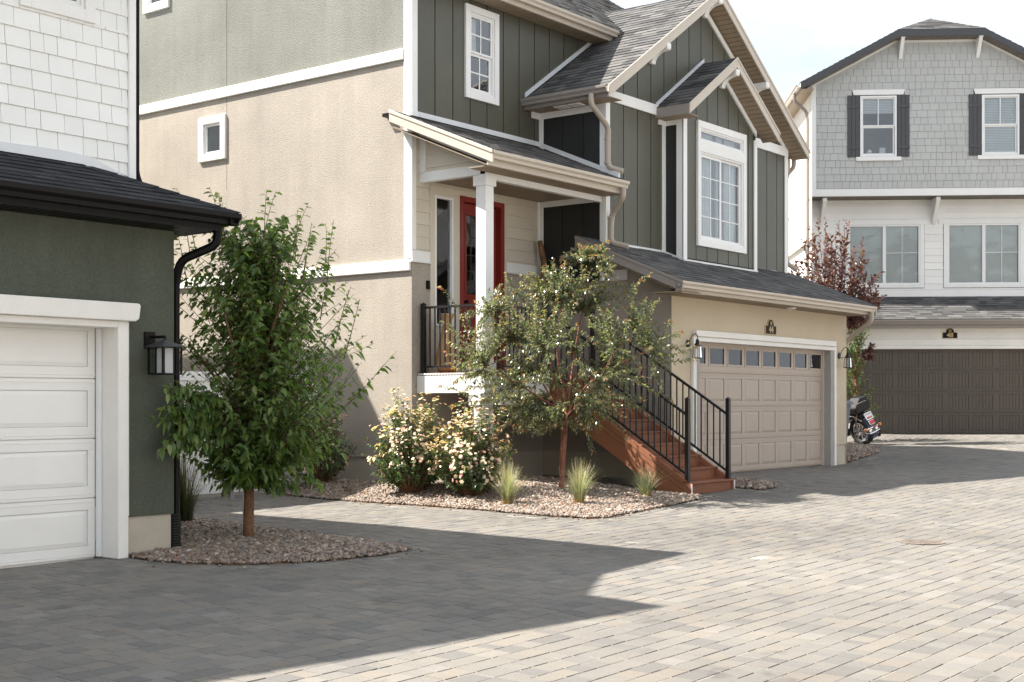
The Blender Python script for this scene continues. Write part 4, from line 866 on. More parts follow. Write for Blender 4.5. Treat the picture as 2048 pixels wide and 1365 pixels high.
MB().box(2.3,7.471,10.41,10.70,.672,.735).build('door_header', M['stucco_white'], HL, bevel=.008)
MB().prism([(2.3,10.36,.736),(7.63,10.36,.736),(7.668,10.36,.76),(7.685,10.36,.885),(7.665,10.36,.902),(2.3,10.36,.902)], [(2.3,10.52,.736),(7.63,10.52,.736),(7.668,10.52,.76),(7.685,10.52,.885),(7.665,10.52,.902),(2.3,10.52,.902)]).build('door_header', M['stucco_white'], HL, bevel=.01)
MB().box(7.43,7.470,10.655,10.70,-1.43,.671).build('door_stop', M['vinyl_white'], HL, bevel=.004)
garage_door(HL, Fr((0,10.72,0),(1,0,0),(0,0,1)), 2.56, 7.43, -1.435, .548, 2, 'door_white', pu=.075, pv=.105, label='white garage door with long raised panels')
# garage hip roof, black gutters
SL = Pieces(); pz = 1.785; pl = .43; k = hyp(pl)
fr = Fr((0,10.02,pz),(1,0,0),(0,1,pl)); R2 = slab(HL, fr, [(1.2,0),(8.55,0),(7.49,1.06*k),(1.2,1.06*k)], .05, 'metal_black'); shingles(SL, fr, [[(3.5,0),(8.55,0),(7.49,1.06*k),(3.5,1.06*k)]], .142, .16, .36, .010, .003)
fr = Fr((8.55,0,pz),(0,1,0),(-1,0,pl)); slab(HL, fr, [(10.02,0),(16,0),(16,.37*k),(11.08,.37*k),(11.08,1.06*k)], .05, 'metal_black'); shingles(SL, fr, [[(10.02,0),(11.08,0),(11.08,1.06*k)], rect(11.08,16,0,.37*k)], .142, .16, .36, .010, .003)
Hp = lambda t, lift=0.: V3(8.55-t, 10.02+t, pz+pl*t+lift)
for i in range(8):                                   # cap shingles along the hip
    t0, t1 = i*.135-.02, i*.135+.15
    if t1 < 1.08: MB().add([Hp(t0,.014)+V3(-.11,0,0),Hp(t0,.034),Hp(t0,.014)+V3(0,.11,0),Hp(t1,.012)+V3(-.10,0,0),Hp(t1,.024),Hp(t1,.012)+V3(0,.10,0)], [(0,1,4,3),(1,2,5,4)]).build('hip_cap', M['roof_shingle_dark'], R2)
SL.emit('shingle', M['roof_shingle_dark'], R2, 250, 'shingle_field', 2e-7)
MB().box(1.2,8.44,10.125,10.15,1.625,1.775).build('fascia', M['metal_black'], HL); gutter(HL, (1.2,10.125,1.685), (8.57,10.125,1.685), (0,-1,0), 'metal_black', .11, .13)
MB().box(8.42,8.445,10.15,16,1.625,1.775).build('fascia', M['metal_black'], HL); gutter(HL, (8.445,16,1.685), (8.445,10.0,1.685), (1,0,0), 'metal_black', .11, .13)
soffit(HL, 'metal_black', Fr((0,0,1.64),(1,0,0),(0,-1,0)), [rect(2,8.42,-10.52,-10.15)], .1); soffit(HL, 'metal_black', Fr((0,0,1.64),(1,0,0),(0,-1,0)), [rect(8.18,8.42,-16,-10.52)], .4, 0, True)
downspout(HL, [(8.42,10.17,1.70),(8.42,10.17,1.50),(8.245,10.50,1.36),(8.235,10.57,1.15),(8.235,10.57,-1.1)], 'metal_black', .05)
m = MB(); m.lathe([(.058 if i % 2 else .05, -1.42+i*.013) for i in range(27)], (8.225,10.56,0), 10); m.build('drain_hose', M['rubber'], HL)
# shingled upper storey
lw = (6.88,7.674,3.60,4.60); lh = (lw[0]+.10,lw[1]-.10,lw[2]+.10,lw[3]-.1)
wall(HL, LS, minus(1.5,8.13,1.9,4.5,[lh]), 'joint_dark', 'sheathing', -.012); wall(HL, Fr((8.13,0,0),(0,1,0),(0,0,1)), [rect(11.06,18,1.9,4.42)], 'shingle_white')
P = Pieces(); shingles(P, Fr((0,11.092,0),(1,0,0),(0,0,1)), [q for q in minus(4.2,8.06,2.33,4.45,[lw],False)]+[[(7.60,2.33),(7.60,2.325),(8.06,2.20),(8.06,2.33)]], .178, .13, .275, .016, .005, 0, 2.33, .2); P.emit('wall_shingle', M['shingle_white'], HL)
boards(HL, 'paint_white', [(LS,8.06,8.14,2.13,4.45,-.005,.028)], 'corner_board')
MB().fprism(LS, [(4.2,2.255),(7.55,2.245),(8.16,2.07),(8.16,2.15),(7.62,2.33),(7.3,2.345),(6.7,2.33),(4.2,2.33)], .005, .02).build('flashing', M['flashing'], HL)
W = window(HL, LS, *lw, .11); sash(W, LS, lw[0]+.14, lw[1]-.14, lw[2]+.14, lw[3]-.14, .035); room(W, LS, lw[0]+.12, lw[1]-.12, lw[2]+.12, lw[3]-.12); drape(W, LS, lw[0]+.16, lw[1]-.25, lw[2]+.16, lw[3]-.16, -.12, 8, .02)
downspout(HL, [(8.178,11.10,4.4),(8.178,11.10,2.24),(8.21,11.07,2.12)], 'metal_black', .034)
# its roofs, above the picture, which shade the lane
gz_ = -1.43
pf_ = ((1.2,6.90),(4.96,8.05),(5.5,6.95),(6.8,6.19),(8.53,6.0),(8.53,5.85),(1.2,5.85))
MB().prism([(x,10.54,z+gz_) for x,z in pf_], [(x,12.4,z+gz_) for x,z in pf_]).build('roof', M['roof_shingle_dark'], HL)
MB().add([(1.2,12.4,4.42),(8.53,12.4,4.42),(8.53,19,4.42),(1.2,19,4.42),(1.2,12.4,4.57),(8.53,12.4,4.57),(8.53,19,4.57),(1.2,19,4.57),(1.2,15,6.2),(5.5,15,6.2)], [(0,3,2,1),(0,1,5,4),(1,2,6,5),(2,3,7,6),(3,0,4,8,7),(4,5,9,8),(5,6,9),(6,7,8,9)]).build('roof', M['roof_shingle_dark'], HL)
MB().box(6,12.4,17.9,27,-1.5,5.8).build('rear_neighbour', M['shingle_white'], HL)  # unseen neighbour house, sized to throw its shadow on the beige side wall
# wall lamp with shallow hat
t = empty('wall_lamp', (7.94,10.52,.45), 'black box lamp with shallow hat and frosted glass on green wall', 'lamp')
cx, cy = 7.93, 10.33
MB().box(7.83,7.95,10.50,10.52,.50,.655).build('wall_plate', M['metal_black'], t, bevel=.004); MB().tube([(7.90,10.50,.605),(cx,cy,.605),(cx,cy,.565)], .014, 8).build('arm', M['metal_black'], t)
m = MB(); hs = ((.135,.504),(.14,.512),(.03,.565),(.012,.578)); m.add([(cx+sx*r,cy+sy*r,z_) for r,z_ in hs for sx,sy in ((-1,-1),(1,-1),(1,1),(-1,1))], [(3,2,1,0)]+[(i*4+k_,i*4+(k_+1)%4,i*4+4+(k_+1)%4,i*4+4+k_) for i in range(3) for k_ in range(4)]+[(12,13,14,15)]); m.build('hat', M['metal_grey'], t)
m = MB(); h = .105
for sx in (-1,1):
    for sy in (-1,1): m.box(cx+sx*h-.008,cx+sx*h+.008,cy+sy*h-.008,cy+sy*h+.008,.25,.508)
for sx in (-1,1): m.box(cx+sx*h-.008,cx+sx*h+.008,cy-h+.008,cy+h-.008,.25,.264); m.box(cx-h+.008,cx+h-.008,cy+sx*h-.008,cy+sx*h+.008,.25,.264)
m.build('cage', M['metal_black'], t); MB().box(cx-.055,cx+.055,cy-.055,cy+.055,.262,.50).build('glass_shade', M['frosted'], t, bevel=.004)
m = MB()
for sx in (-1,1):
    for sy in (-1,1): m.box(cx+sx*.058-.007,cx+sx*.058+.007,cy+sy*.058-.007,cy+sy*.058+.007,.258,.504)
m.build('shade_frame', M['metal_black'], t)

# ================================================================== grey shingled house (number 48)
def F48(d): return Fr(O48+D48*d, U48, (0,0,1))
def W48(u, d, z): return O48+U48*u+D48*d+V3(0,0,z)
H48 = empty('house', tuple(W48(1.7,0,-.785)), 'grey shingled house with black shutters and brown garage door number 48', 'house')
f0, fw, fl, fs_ = F48(-.12), F48(0), F48(1.03), F48(.45)
wall(H48, f0, minus(-1.3,5.2,-.9,1.80,[(-.70,4.20,-1,1.262)]), 'stucco_white'); wall(H48, Fr(W48(-1.3,0,0), -D48, (0,0,1)), [rect(-1.03,.12,-.9,2.5)], 'stucco_white')
boards(H48, 'stucco_white', [(f0,-.95,4.5,1.265,1.345,0,.05),(f0,-.95,4.5,1.346,1.50,0,.025)], 'door_header', .008)
for a, b in ((-.95,-.70),(4.20,4.5)): MB().fbox(f0, a, b, -.85, 1.264, -.12, .05).build('door_casing', M['stucco_white'], H48)
pc_ = [(-.59,-.12),(0,.472),(.62,1.10),(1.185,1.66),(1.82,2.29),(2.38,2.85),(3.02,3.48),(3.57,4.04)]
garage_door(H48, fw, -.70, 4.20, -.775, .512, 8, 'door_brown', False, 6, pc_, .05, .07, label='dark brown garage door with grooved square panels')
plaque(f0, 1.81, 1.64, .36, .25, '48', 'black arched plaque reading 48 over the brown garage door')
S48 = Pieces(); fr = Fr(W48(0,-.55,1.955), U48, D48+V3(0,0,.42)); k = hyp(.42)
R3 = slab(H48, fr, rect(-1.6,5.4,0,1.59*k), .05, 'metal_taupe'); shingles(S48, fr, [rect(-1.6,5.4,0,1.58*k)], .142, .16, .36, .011, .003)
MB().fbox(F48(-.40), -1.6, 5.4, 1.75, 1.94, 0, .02).build('fascia', M['metal_taupe'], H48); gutter(H48, W48(-1.6,-.42,1.84), W48(5.4,-.42,1.84), -D48, 'metal_taupe')
MB().prism([W48(-1.6,-.40,1.76),W48(5.4,-.40,1.76),W48(5.4,-.12,1.76),W48(-1.6,-.12,1.76)], [W48(-1.6,-.40,1.77),W48(5.4,-.40,1.77),W48(5.4,-.12,1.77),W48(-1.6,-.12,1.77)]).build('soffit', M['soffit_grey'], H48)
# main floor: lap siding, two sliding windows
wins = [(-.383,1.377,2.923,4.41),(2.051,3.819,2.923,4.42)]
wall(H48, fl, minus(-1.30,5.2,2.3,5.05,[(a+.02,b-.02,c+.02,d-.02) for a,b,c,d in wins]), 'joint_dark', 'sheathing', -.006)
P = Pieces(); shingles(P, fl, minus(-1.2,5.2,2.78,5.03,[(a-.11,b+.11,c-.10,d+.14) for a,b,c,d in wins],False), .176, 20, 21, .014, 0, 0, 2.76); P.emit('siding_board', M['siding_white'], H48)
boards(H48, 'paint_white', [(fl,-1.31,-1.2,2.6,5.03,0,.025),(fl,-1.2,5.2,2.60,2.775,0,.022)], 'trim_board')
for wi, (a,b,c,d) in enumerate(wins):
    m = MB(); m.fbox(fl,a-.10,a,c-.09,d,0,.03); m.fbox(fl,b,b+.10,c-.09,d,0,.03); m.fbox(fl,a,b,c-.09,c,0,.03); m.fbox(fl,a-.22,b+.22,d+.001,d+.135,0,.034)
    W = m.build('window', M['paint_white'], H48, bevel=.004); m = MB(); ring(m, fl, a, b, c, d, .04, -.06, .015); m.fbox(fl,(a+b)/2-.04,(a+b)/2+.04,c+.04,d-.04,-.06,.013); m.build('frame', M['vinyl_white'], W)
    mid = (a+b)/2
    for q, r in ((a+.04,mid-.04),(mid+.04,b-.04)):
        MB().quad(*[fl.p(u,v,-.02) for u,v in rect(q,r,c+.04,d-.04)], c=.5).build('pane', M['glass_dim'], W)
    m = MB(); m.fbox(fl,mid+.04,b-.04,c+.78,c+.795,-.018,-.012); m.fbox(fl,(mid+b)/2-.007,(mid+b)/2+.007,c+.04,d-.04,-.019,-.0125); m.build('muntin', M['vinyl_white'], W)
    blinds(W, fl, a+.05, b-.05, c+.05, d-.05, -.05); room(W, fl, a+.02, b-.02, c+.02, d-.02, .3, -.085)
soffit(H48, 'soffit_grey', Fr(W48(0,0,5.045), U48, -D48), [rect(-1.38,5.2,-1.03,-.45)], .085)
for u in (-1.05,1.70): knee(H48, fl, u, .085, 5.03, .50, .63)
boards(H48, 'paint_white', [(fs_,-1.39,5.2,5.045,5.22,-.02,.028)], 'band')
# shingled upper floor with clipped gable
tw = [(-.212,.672,6.01,7.505),(2.719,3.617,6.02,7.495)]
wall(H48, fs_, minus(-1.38,4.75,5.2,7.6,[(a+.05,b-.05,c+.05,d-.05) for a,b,c,d in tw])+[[(-1.38,7.6),(4.75,7.6),(2.6,8.9),(.77,8.9)]], 'joint_dark', 'sheathing', -.012)
P = Pieces(); shingles(P, F48(.458), minus(-1.285,4.65,5.22,7.72,[(a-.30,b+.30,c-.10,d+.15) for a,b,c,d in tw],False)+[[(-1.285,7.72),(4.65,7.72),(4.65,7.80),(2.65,8.87),(.72,8.87),(-1.285,7.80)]]+[q for a,b,c,d in tw for q in (rect(a-.30,a-.195,d+.02,d+.15),rect(b+.195,b+.30,d+.02,d+.15),rect(a-.30,a-.10,c-.10,c-.005),rect(b+.11,b+.30,c-.10,c-.005))], .173, .11, .27, .012, .006, 0, 5.24, .2)
P.emit('wall_shingle', M['shingle_grey'], H48, 300, 'wall_shingle_field')
boards(H48, 'paint_white', [(fs_,-1.392,-1.285,5.221,7.78,-.01,.026),(fs_,.70,2.67,8.80,8.90,0,.03)], 'corner_board')
for A, B in (((-1.38,7.74),(.72,8.84)),((2.65,8.84),(4.75,7.74))): MB().fprism(fs_, [A,B,(B[0],B[1]+.085),(A[0],A[1]+.085)], 0, .03).build('frieze_board', M['paint_white'], H48)
for wi, (a,b,c,d) in enumerate(tw):
    m = MB(); ring(m, fs_, a, b, c, d, .045, -.06, .03); W = m.build('window', M['vinyl_white'], H48, bevel=.003); mid = (c+d)/2
    sash(W, fs_, a+.045, b-.045, mid, d-.045, .028, [('v',.5)], -.015); sash(W, fs_, a+.045, b-.045, c+.045, mid, .04, None, -.035)
    room(W, fs_, a+.04, b-.04, c+.04, d-.04, .5, -.09)
    if wi: blinds(W, fs_, a+.06, b-.06, c+.06, d-.06, -.062, .04)
    else:
        blinds(W, fs_, a+.06, b-.06, d-.42, d-.06, -.062, .04); m = MB(); s_ = fs_.p(.03,c+.13,-.10); m.lathe([(.02,-.05),(.06,-.03),(.07,.02),(.05,.055),(.01,.07)], s_, 12); m.fbox(fs_,.28,.42,c+.07,c+.24,-.14,-.09); m.build('ornament', M['curtain'], W)
    MB().fprism(fs_, [(a-.16,d+.02),(b+.16,d+.02),(b+.195,d+.15),(a-.195,d+.15)], 0, .04).build('window_head', M['paint_white'], H48, bevel=.004)
    MB().fbox(fs_, a-.10, b+.11, c-.10, c-.005, 0, .045).build('window_sill', M['paint_white'], H48, bevel=.004)
    for s0 in (a-.31, b+.012):
        sh = MB().fbox(fs_, s0, s0+.298, d-.30, d-.22, .03, .045).build('shutter', M['metal_grey'], H48, bevel=.003); MB().fbox(fs_, s0, s0+.298, c+.19, c+.27, .03, .045).build('batten', M['metal_grey'], sh, bevel=.003)
        for i in range(3): MB().fbox(fs_, s0+i*.0995+.002, s0+i*.0995+.0965, c-.003, d+.015, .004, .03).build('shutter_board', M['metal_grey'], sh, bevel=.003)
for u in (.76,2.62): knee(H48, fs_, u, .085, 8.93, .33, .53)
# roof with clipped ends
zr, ze, sl_ = 9.03, 7.79, .53; k = hyp(sl_); ur = 1.675
fr = Fr(W48(-1.70,0,ze), -D48, U48+V3(0,0,sl_)); e1 = 2.34*k; e2 = 3.375*k
slab(H48, fr, [(-9,0),(-.1,0),(-.1,e1),(-1.2,e2),(-9,e2)], .05, 'metal_grey'); shingles(S48, fr, [[(-9,0),(-.1,0),(-.1,e1),(-1.2,e2),(-9,e2)]], .15, .3, .4, .012, .003)
fr = Fr(W48(5.05,0,ze), D48, -U48+V3(0,0,sl_)); slab(H48, fr, [(.1,0),(9,0),(9,e2),(1.2,e2),(.1,e1)], .05, 'metal_grey'); shingles(S48, fr, [[(.1,0),(2.5,0),(2.5,e2),(1.2,e2),(.1,e1)]], .15, .3, .4, .012, .003)
fr = Fr(W48(0,.1,zr), U48, D48+V3(0,0,.5)); kk = hyp(.5); slab(H48, fr, [(.64,0),(2.71,0),(ur,1.1*kk)], .04, 'metal_grey'); shingles(S48, fr, [[(.62,0),(2.73,0),(ur,1.12*kk)]], .15, .2, .36, .012, .003)
S48.emit('shingle', M['roof_shingle'], R3, 300, 'shingle_field')
for (a,za),(b,zb) in (((-1.70,ze),(.64,zr)),((.64,zr),(2.71,zr)),((2.71,zr),(5.05,ze))):
    MB().prism([W48(a,.08,za-.17),W48(b,.08,zb-.17),W48(b,.08,zb-.005),W48(a,.08,za-.005)], [W48(a,.11,za-.17),W48(b,.11,zb-.17),W48(b,.11,zb-.005),W48(a,.11,za-.005)]).build('rake_board', M['metal_grey'], H48)
    P = Pieces(); d_ = U48*(b-a)+V3(0,0,zb-za); fq = Fr(W48(a,0,za-.165), -D48, d_); fq = Fr(W48(a,0,za-.165), d_, -D48); ln = np.linalg.norm(d_)
    strips(P, fq, [rect(0,ln,-.44,-.11)], .10, .008, .012); P.emit('soffit_panel', M['soffit_grey'], H48)
# left flank
fk = Fr(W48(-1.384,0,0), -D48, (0,0,1)); wall(H48, fk, [rect(-9,-.45,4.0,7.75)], 'stucco_white'); wall(H48, Fr(W48(-1.30,0,0), -D48, (0,0,1)), [rect(-9,-1.03,-1,5.05)], 'stucco_white')
MB().fbox(fk, -9, -.47, 5.0, 5.03, 0, .012).build('band', M['metal_tan'], H48)
gutter(H48, W48(-1.70,9,7.66), W48(-1.70,.09,7.66), -U48, 'metal_tan_light'); MB().prism([W48(-1.70,.11,7.62),W48(-1.384,.11,7.62),W48(-1.384,9,7.62),W48(-1.70,9,7.62)], [W48(-1.70,.11,7.63),W48(-1.384,.11,7.63),W48(-1.384,9,7.63),W48(-1.70,9,7.63)]).build('soffit', M['soffit_tan'], H48)
MB().prism([W48(-1.705,.11,7.62),W48(-1.69,.11,7.62),W48(-1.69,9,7.62),W48(-1.705,9,7.62)], [W48(-1.705,.11,7.78),W48(-1.69,.11,7.78),W48(-1.69,9,7.78),W48(-1.705,9,7.78)]).build('fascia', M['metal_taupe'], H48)
downspout(H48, [W48(-1.77,.75,7.66),W48(-1.77,.75,7.48),W48(-1.46,.75,7.2),W48(-1.44,.75,7.0),W48(-1.44,.75,2.2)], 'metal_taupe', .042)
# ------------------------------------------------------------------ fence, sign post, cover, bin
FN = empty('vinyl_fence', (11.4,15.28,-1.38), 'white vinyl privacy fence between the two houses, behind the trees', 'fence')
px_ = [8.30,9.95,11.75,13.56,14.50]
for x in px_:
    z = float(g(x,15.2)); MB().box(x-.065,x+.065,15.22,15.35,z-.05,z+1.86).build('post', M['vinyl_white'], FN, bevel=.006); MB().add([(x-.075,15.21,z+1.86),(x+.075,15.21,z+1.86),(x+.075,15.36,z+1.86),(x-.075,15.36,z+1.86),(x,15.285,z+1.92)], [(0,1,4),(1,2,4),(2,3,4),(3,0,4),(3,2,1,0)]).build('post_cap', M['vinyl_white'], FN)
for a, b in zip(px_, px_[1:]):
    z = float(g((a+b)/2,15.2)); P = Pieces(); strips(P, Fr((0,15.30,0),(1,0,0),(0,0,1)), [rect(a+.065,b-.065,z+.20,z+1.66)], .152, .006, .022, a); P.emit('picket', M['vinyl_white'], FN)
    for c, d in ((z+.05,z+.20),(z+1.66,z+1.79)): MB().box(a+.065,b-.065,15.25,15.315,c,d).build('rail', M['vinyl_white'], FN, bevel=.004)
m = MB(); z = float(g(12.39,14.6)); m.box(12.365,12.415,14.64,14.645,z-.05,z+1.5); m.box(12.365,12.370,14.645,14.675,z-.05,z+1.5); m.box(12.41,12.415,14.645,14.675,z-.05,z+1.5); sp = m.build('sign_post', M['galvanised']); tag(sp, 'galvanised perforated sign post in front of the white fence', 'post')
m = MB()
for i in range(40): m.box(12.385,12.395,14.6385,14.6395,z+.02+i*.036,z+.033+i*.036)
m.build('punched_hole', M['joint_dark'], sp, kind='stuff')
MC = empty('utility_cover', (13.26,5.13,float(g(13.26,5.13))), 'round rusty iron utility cover set in the sunny paving', 'manhole cover'); z = float(g(13.26,5.13))+.001
MB().lathe([(.225,0),(.225,.004),(.205,.004),(.205,.001)], (13.26,5.13,z), 32).build('ring', M['iron'], MC); MB().lathe([(.20,0),(.20,.003),(.01,.004)], (13.26,5.13,z), 32).build('lid', M['iron'], MC)
m = MB()
for i in range(-6,7):
    for j in range(-6,7):
        if i*i+j*j < 22: m.box(13.26+i*.038-.011,13.26+i*.038+.011,5.13+j*.038-.011,5.13+j*.038+.011,z+.003,z+.006)
m.build('tread_stud', M['iron'], MC, kind='stuff')
BN = empty('wheelie_bin', (25.62,11.85,-1.03), 'grey wheeled bin beside the tan garage corner', 'bin'); z = float(g(25.5,11.8))+.02
def ppoly(m, rects_):                                    # stacked rectangles (cx,cy,hx,hy,z)
    vs_ = []; 
    for cx_,cy_,hx,hy,zz in rects_: vs_ += [(cx_-hx,cy_-hy,zz),(cx_+hx,cy_-hy,zz),(cx_+hx,cy_+hy,zz),(cx_-hx,cy_+hy,zz)]
    fs = [(3,2,1,0)]; n = len(rects_)
    for i in range(n-1): fs += [(i*4+k, i*4+(k+1)%4, i*4+4+(k+1)%4, i*4+4+k) for k in range(4)]
    fs.append(tuple((n-1)*4+k for k in range(4))); m.add(vs_, fs); return m
ppoly(MB(), [(25.62,11.85,.23,.25,z),(25.62,11.85,.29,.33,z+.92),(25.62,11.85,.30,.34,z+.92),(25.62,11.85,.30,.34,z+.98)]).build('body', M['bin_grey'], BN, bevel=.015)
ppoly(MB(), [(25.62,11.84,.33,.37,z+.985),(25.62,11.84,.33,.37,z+1.02),(25.62,11.84,.26,.30,z+1.06)]).build('lid', M['bin_grey'], BN, bevel=.01)
MB().tube([(25.34,12.22,z+.96),(25.90,12.22,z+.96)], .016, 8).build('handle', M['bin_grey'], BN)
for x in (25.40,25.84): MB().lathe([(.10,-.03),(.12,-.02),(.12,.02),(.10,.03)], (x,12.14,z+.11), 16, axis=(1,0,0)).build('wheel', M['rubber'], BN)

# ------------------------------------------------------------------ motorcycle, parked leaning on its stand, tail towards the lane
bx, by = 28.50, 12.33; bz = float(g(bx,by)); MT = empty('motorcycle', (bx,by,bz), 'black and chrome cruiser motorcycle seen from behind, leaning on its stand', 'motorcycle')
fh = (FW*.86-RT*.50); fh /= np.linalg.norm(fh); lh_ = np.cross(V3(0,0,1), fh); ln_ = math.radians(19)
upv = V3(0,0,1)*math.cos(ln_)+lh_*math.sin(ln_); lf_ = lh_*math.cos(ln_)-V3(0,0,1)*math.sin(ln_)
def B(f, l, u): return V3(bx,by,bz)+fh*f+lf_*l+upv*u
class BF:                                               # local frame looking at the tail: u to the right, v up
    pass
FBk = Fr(B(0,0,0), -lf_, upv)                           # n points backwards
def wheel(f, r, w_, nm):
    c = B(f,0,r); prof = [(r*.70,-w_*.42),(r*.86,-w_*.5),(r*.97,-w_*.36),(r,-w_*.12),(r,w_*.12),(r*.97,w_*.36),(r*.86,w_*.5),(r*.70,w_*.42),(r*.66,0)]
    o = MB().lathe(prof+[prof[0]], c, 28, axis=lf_).build(nm, M['rubber'], MT, smooth=True)
    m = MB(); m.lathe([(r*.70,-.05),(r*.70,.05),(r*.62,.05),(r*.62,-.05),(r*.70,-.05)], c, 24, axis=lf_); m.lathe([(.06,-.08),(.06,.08)], c, 12, axis=lf_)
    for i in range(9): t = 2*math.pi*i/9; d = fh*math.cos(t)+upv*math.sin(t); m.tube([c+d*.05,c+d*r*.66], .012, 5)
    m.build('rim', M['chrome'], o)
wheel(0,.315,.165,'rear_wheel'); wheel(1.58,.31,.12,'front_wheel')
def fender(f, r, w_, t0, t1, mat):
    m = MB(); n = 12; P = []
    for i in range(n+1):
        t = math.radians(t0+(t1-t0)*i/n); d = fh*math.cos(t)+upv*math.sin(t)
        for l, dr in ((-w_,-.07),(-w_*.9,0),(-w_*.4,.022),(w_*.4,.022),(w_*.9,0),(w_,-.07)): P.append(B(f,0,.315)+d*(r+dr)+lf_*l)
    m.add(P, [(i*6+k, i*6+k+1, i*6+6+k+1, i*6+6+k) for i in range(n) for k in range(5)]); m.build('fender', M[mat], MT, smooth=True)
fender(0,.375,.115,40,200,'navy_paint'); fender(1.58,.35,.08,30,160,'navy_paint')
fp = Fr(B(-.37,0,.56), -lf_, upv*.9+fh*.35)
PL = MB().fbox(fp,-.10,.10,.06,.20,0,.006).build('licence_plate', M['plate_white'], MT, bevel=.003)
m = MB(); m.fprism(fp,[(-.085,.075),(.085,.075),(.06,.115),(.02,.10),(-.03,.118),(-.07,.10)],.006,.008); m.fbox(fp,-.08,-.055,.165,.188,.006,.008); m.fbox(fp,.055,.08,.165,.188,.006,.008); m.fbox(fp,-.03,.03,.168,.182,.006,.008); m.build('plate_print', M['plate_red'], PL)
m = MB(); ring(m, fp,-.108,.108,.05,.21,.012,-.006,.012); m.build('plate_frame', M['chrome'], PL)
MB().fbox(fp,-.085,.085,-.075,.035,-.03,.01).build('tail_light_housing', M['chrome'], MT, bevel=.02); MB().fbox(fp,-.072,.072,-.062,.022,.011,.032).build('tail_light', M['lens_red'], MT, bevel=.016)
MB().fbox(fp,-.05,.05,-.145,-.115,.012,.03).build('reflector', M['lens_red'], MT, bevel=.006)
MB().tube([B(-.36,.20,.42),B(-.39,0,.43),B(-.36,-.20,.42)], .014, 8).build('light_bar', M['chrome'], MT)
for s_ in (1,-1): MB().lathe([(.01,-.03),(.035,-.02),(.042,.0),(.036,.02),(.012,.034)], B(-.38,s_*.215,.42), 12, axis=fh).build('indicator', M['lens_amber'], MT, smooth=True)
MB().tube([B(-.30,.17,.33),B(-.40,.15,.32),B(-.42,0,.32),B(-.40,-.15,.32),B(-.30,-.17,.33)], .018, 8).build('bumper', M['chrome'], MT); MB().fbox(Fr(B(-.38,0,.37), -lf_, upv),-.13,.13,-.03,.03,-.01,.005).build('bumper_plate', M['chrome'], MT, bevel=.004)
for u, f0_, f1_ in ((.29,-.35,.9),(.18,-.30,.9)): MB().tube([B(f0_,-.20,u),B(f0_+.02,-.20,u),B(.35,-.19,u-.02),B(f1_,-.16,u+.02)], [.045,.05,.05,.03], 12).build('exhaust', M['chrome'], MT, smooth=True); MB().lathe([(.03,-.012),(.046,-.01),(.046,0.)], B(f0_-.002,-.20,u), 12, axis=fh).build('exhaust_tip', M['rubber'], MT)
for s_ in (1,-1): MB().tube([B(.0,s_*.12,.315),B(-.02,s_*.13,.50),B(-.10,s_*.14,.72)], .022, 8).build('shock_absorber', M['chrome'], MT); MB().tube([B(-.22,s_*.13,.60),B(.0,s_*.15,.72),B(.25,s_*.14,.70)], .014, 8).build('frame_rail', M['chrome'], MT)
m = MB(); prof = [(-.22,.10,.66),(-.05,.16,.72),(.18,.17,.70),(.38,.15,.68),(.62,.11,.74)]
V_ = []
for f, hw, u in prof:
    for l, du in ((-1,-.06),(-.95,.02),(-.5,.06),(.5,.06),(.95,.02),(1,-.06)): V_.append(B(f,l*hw,u+du))
m.add(V_, [(i*6+k,i*6+k+1,i*6+6+k+1,i*6+6+k) for i in range(4) for k in range(5)]+[(5,4,3,2,1,0),tuple(24+k for k in range(6))]); m.build('seat', M['leather'], MT, smooth=True)
fbk = Fr(B(-.16,0,.80), -lf_, upv)
MB().fprism(fbk, [(-.20,-.03),(.22,-.02),(.26,.10),(.20,.28),(-.02,.30),(-.22,.12)], -.30, .05).build('travel_bag', M['leather'], MT, bevel=.03); MB().tube([B(-.13,.15,.72),B(-.20,.14,1.0),B(-.20,-.14,1.0),B(-.13,-.15,.72)], .012, 8).build('sissy_bar', M['chrome'], MT)
MB().lathe([(.02,-.30),(.12,-.22),(.17,0),(.15,.22),(.04,.30)], B(.85,0,.82), 16, axis=fh).build('fuel_tank', M['navy_paint'], MT, smooth=True)
m = MB(); m.tube([B(.45,0,.35),B(.95,0,.35)], .17, 10); m.tube([B(.66,0,.4),B(.52,0,.74)], .085, 10); m.tube([B(.74,0,.4),B(.92,0,.72)], .085, 10); m.build('engine', M['chrome'], MT)
m = MB(); m.tube([B(1.58,.10,.31),B(1.28,.10,1.0)], .025, 8); m.tube([B(1.58,-.10,.31),B(1.28,-.10,1.0)], .025, 8); m.build('fork', M['chrome'], MT)
MB().tube([B(.95,.40,1.08),B(1.12,.30,1.12),B(1.25,.08,1.02),B(1.25,-.08,1.02),B(1.12,-.30,1.12),B(.95,-.40,1.08)], .014, 8).build('handlebar', M['chrome'], MT)
MB().lathe([(.06,-.10),(.10,-.02),(.105,.05)], B(1.40,0,.92), 14, axis=fh).build('headlight', M['chrome'], MT)
MB().tube([B(.55,.14,.20),V3(bx,by,bz+.01)+fh*.60+lh_*.34], .014, 6).build('kick_stand', M['metal_black'], MT); MB().tube([B(.2,0,.30),B(.5,0,.28),B(1.0,0,.30),B(1.25,0,.85)], .03, 8).build('frame', M['metal_black'], MT)

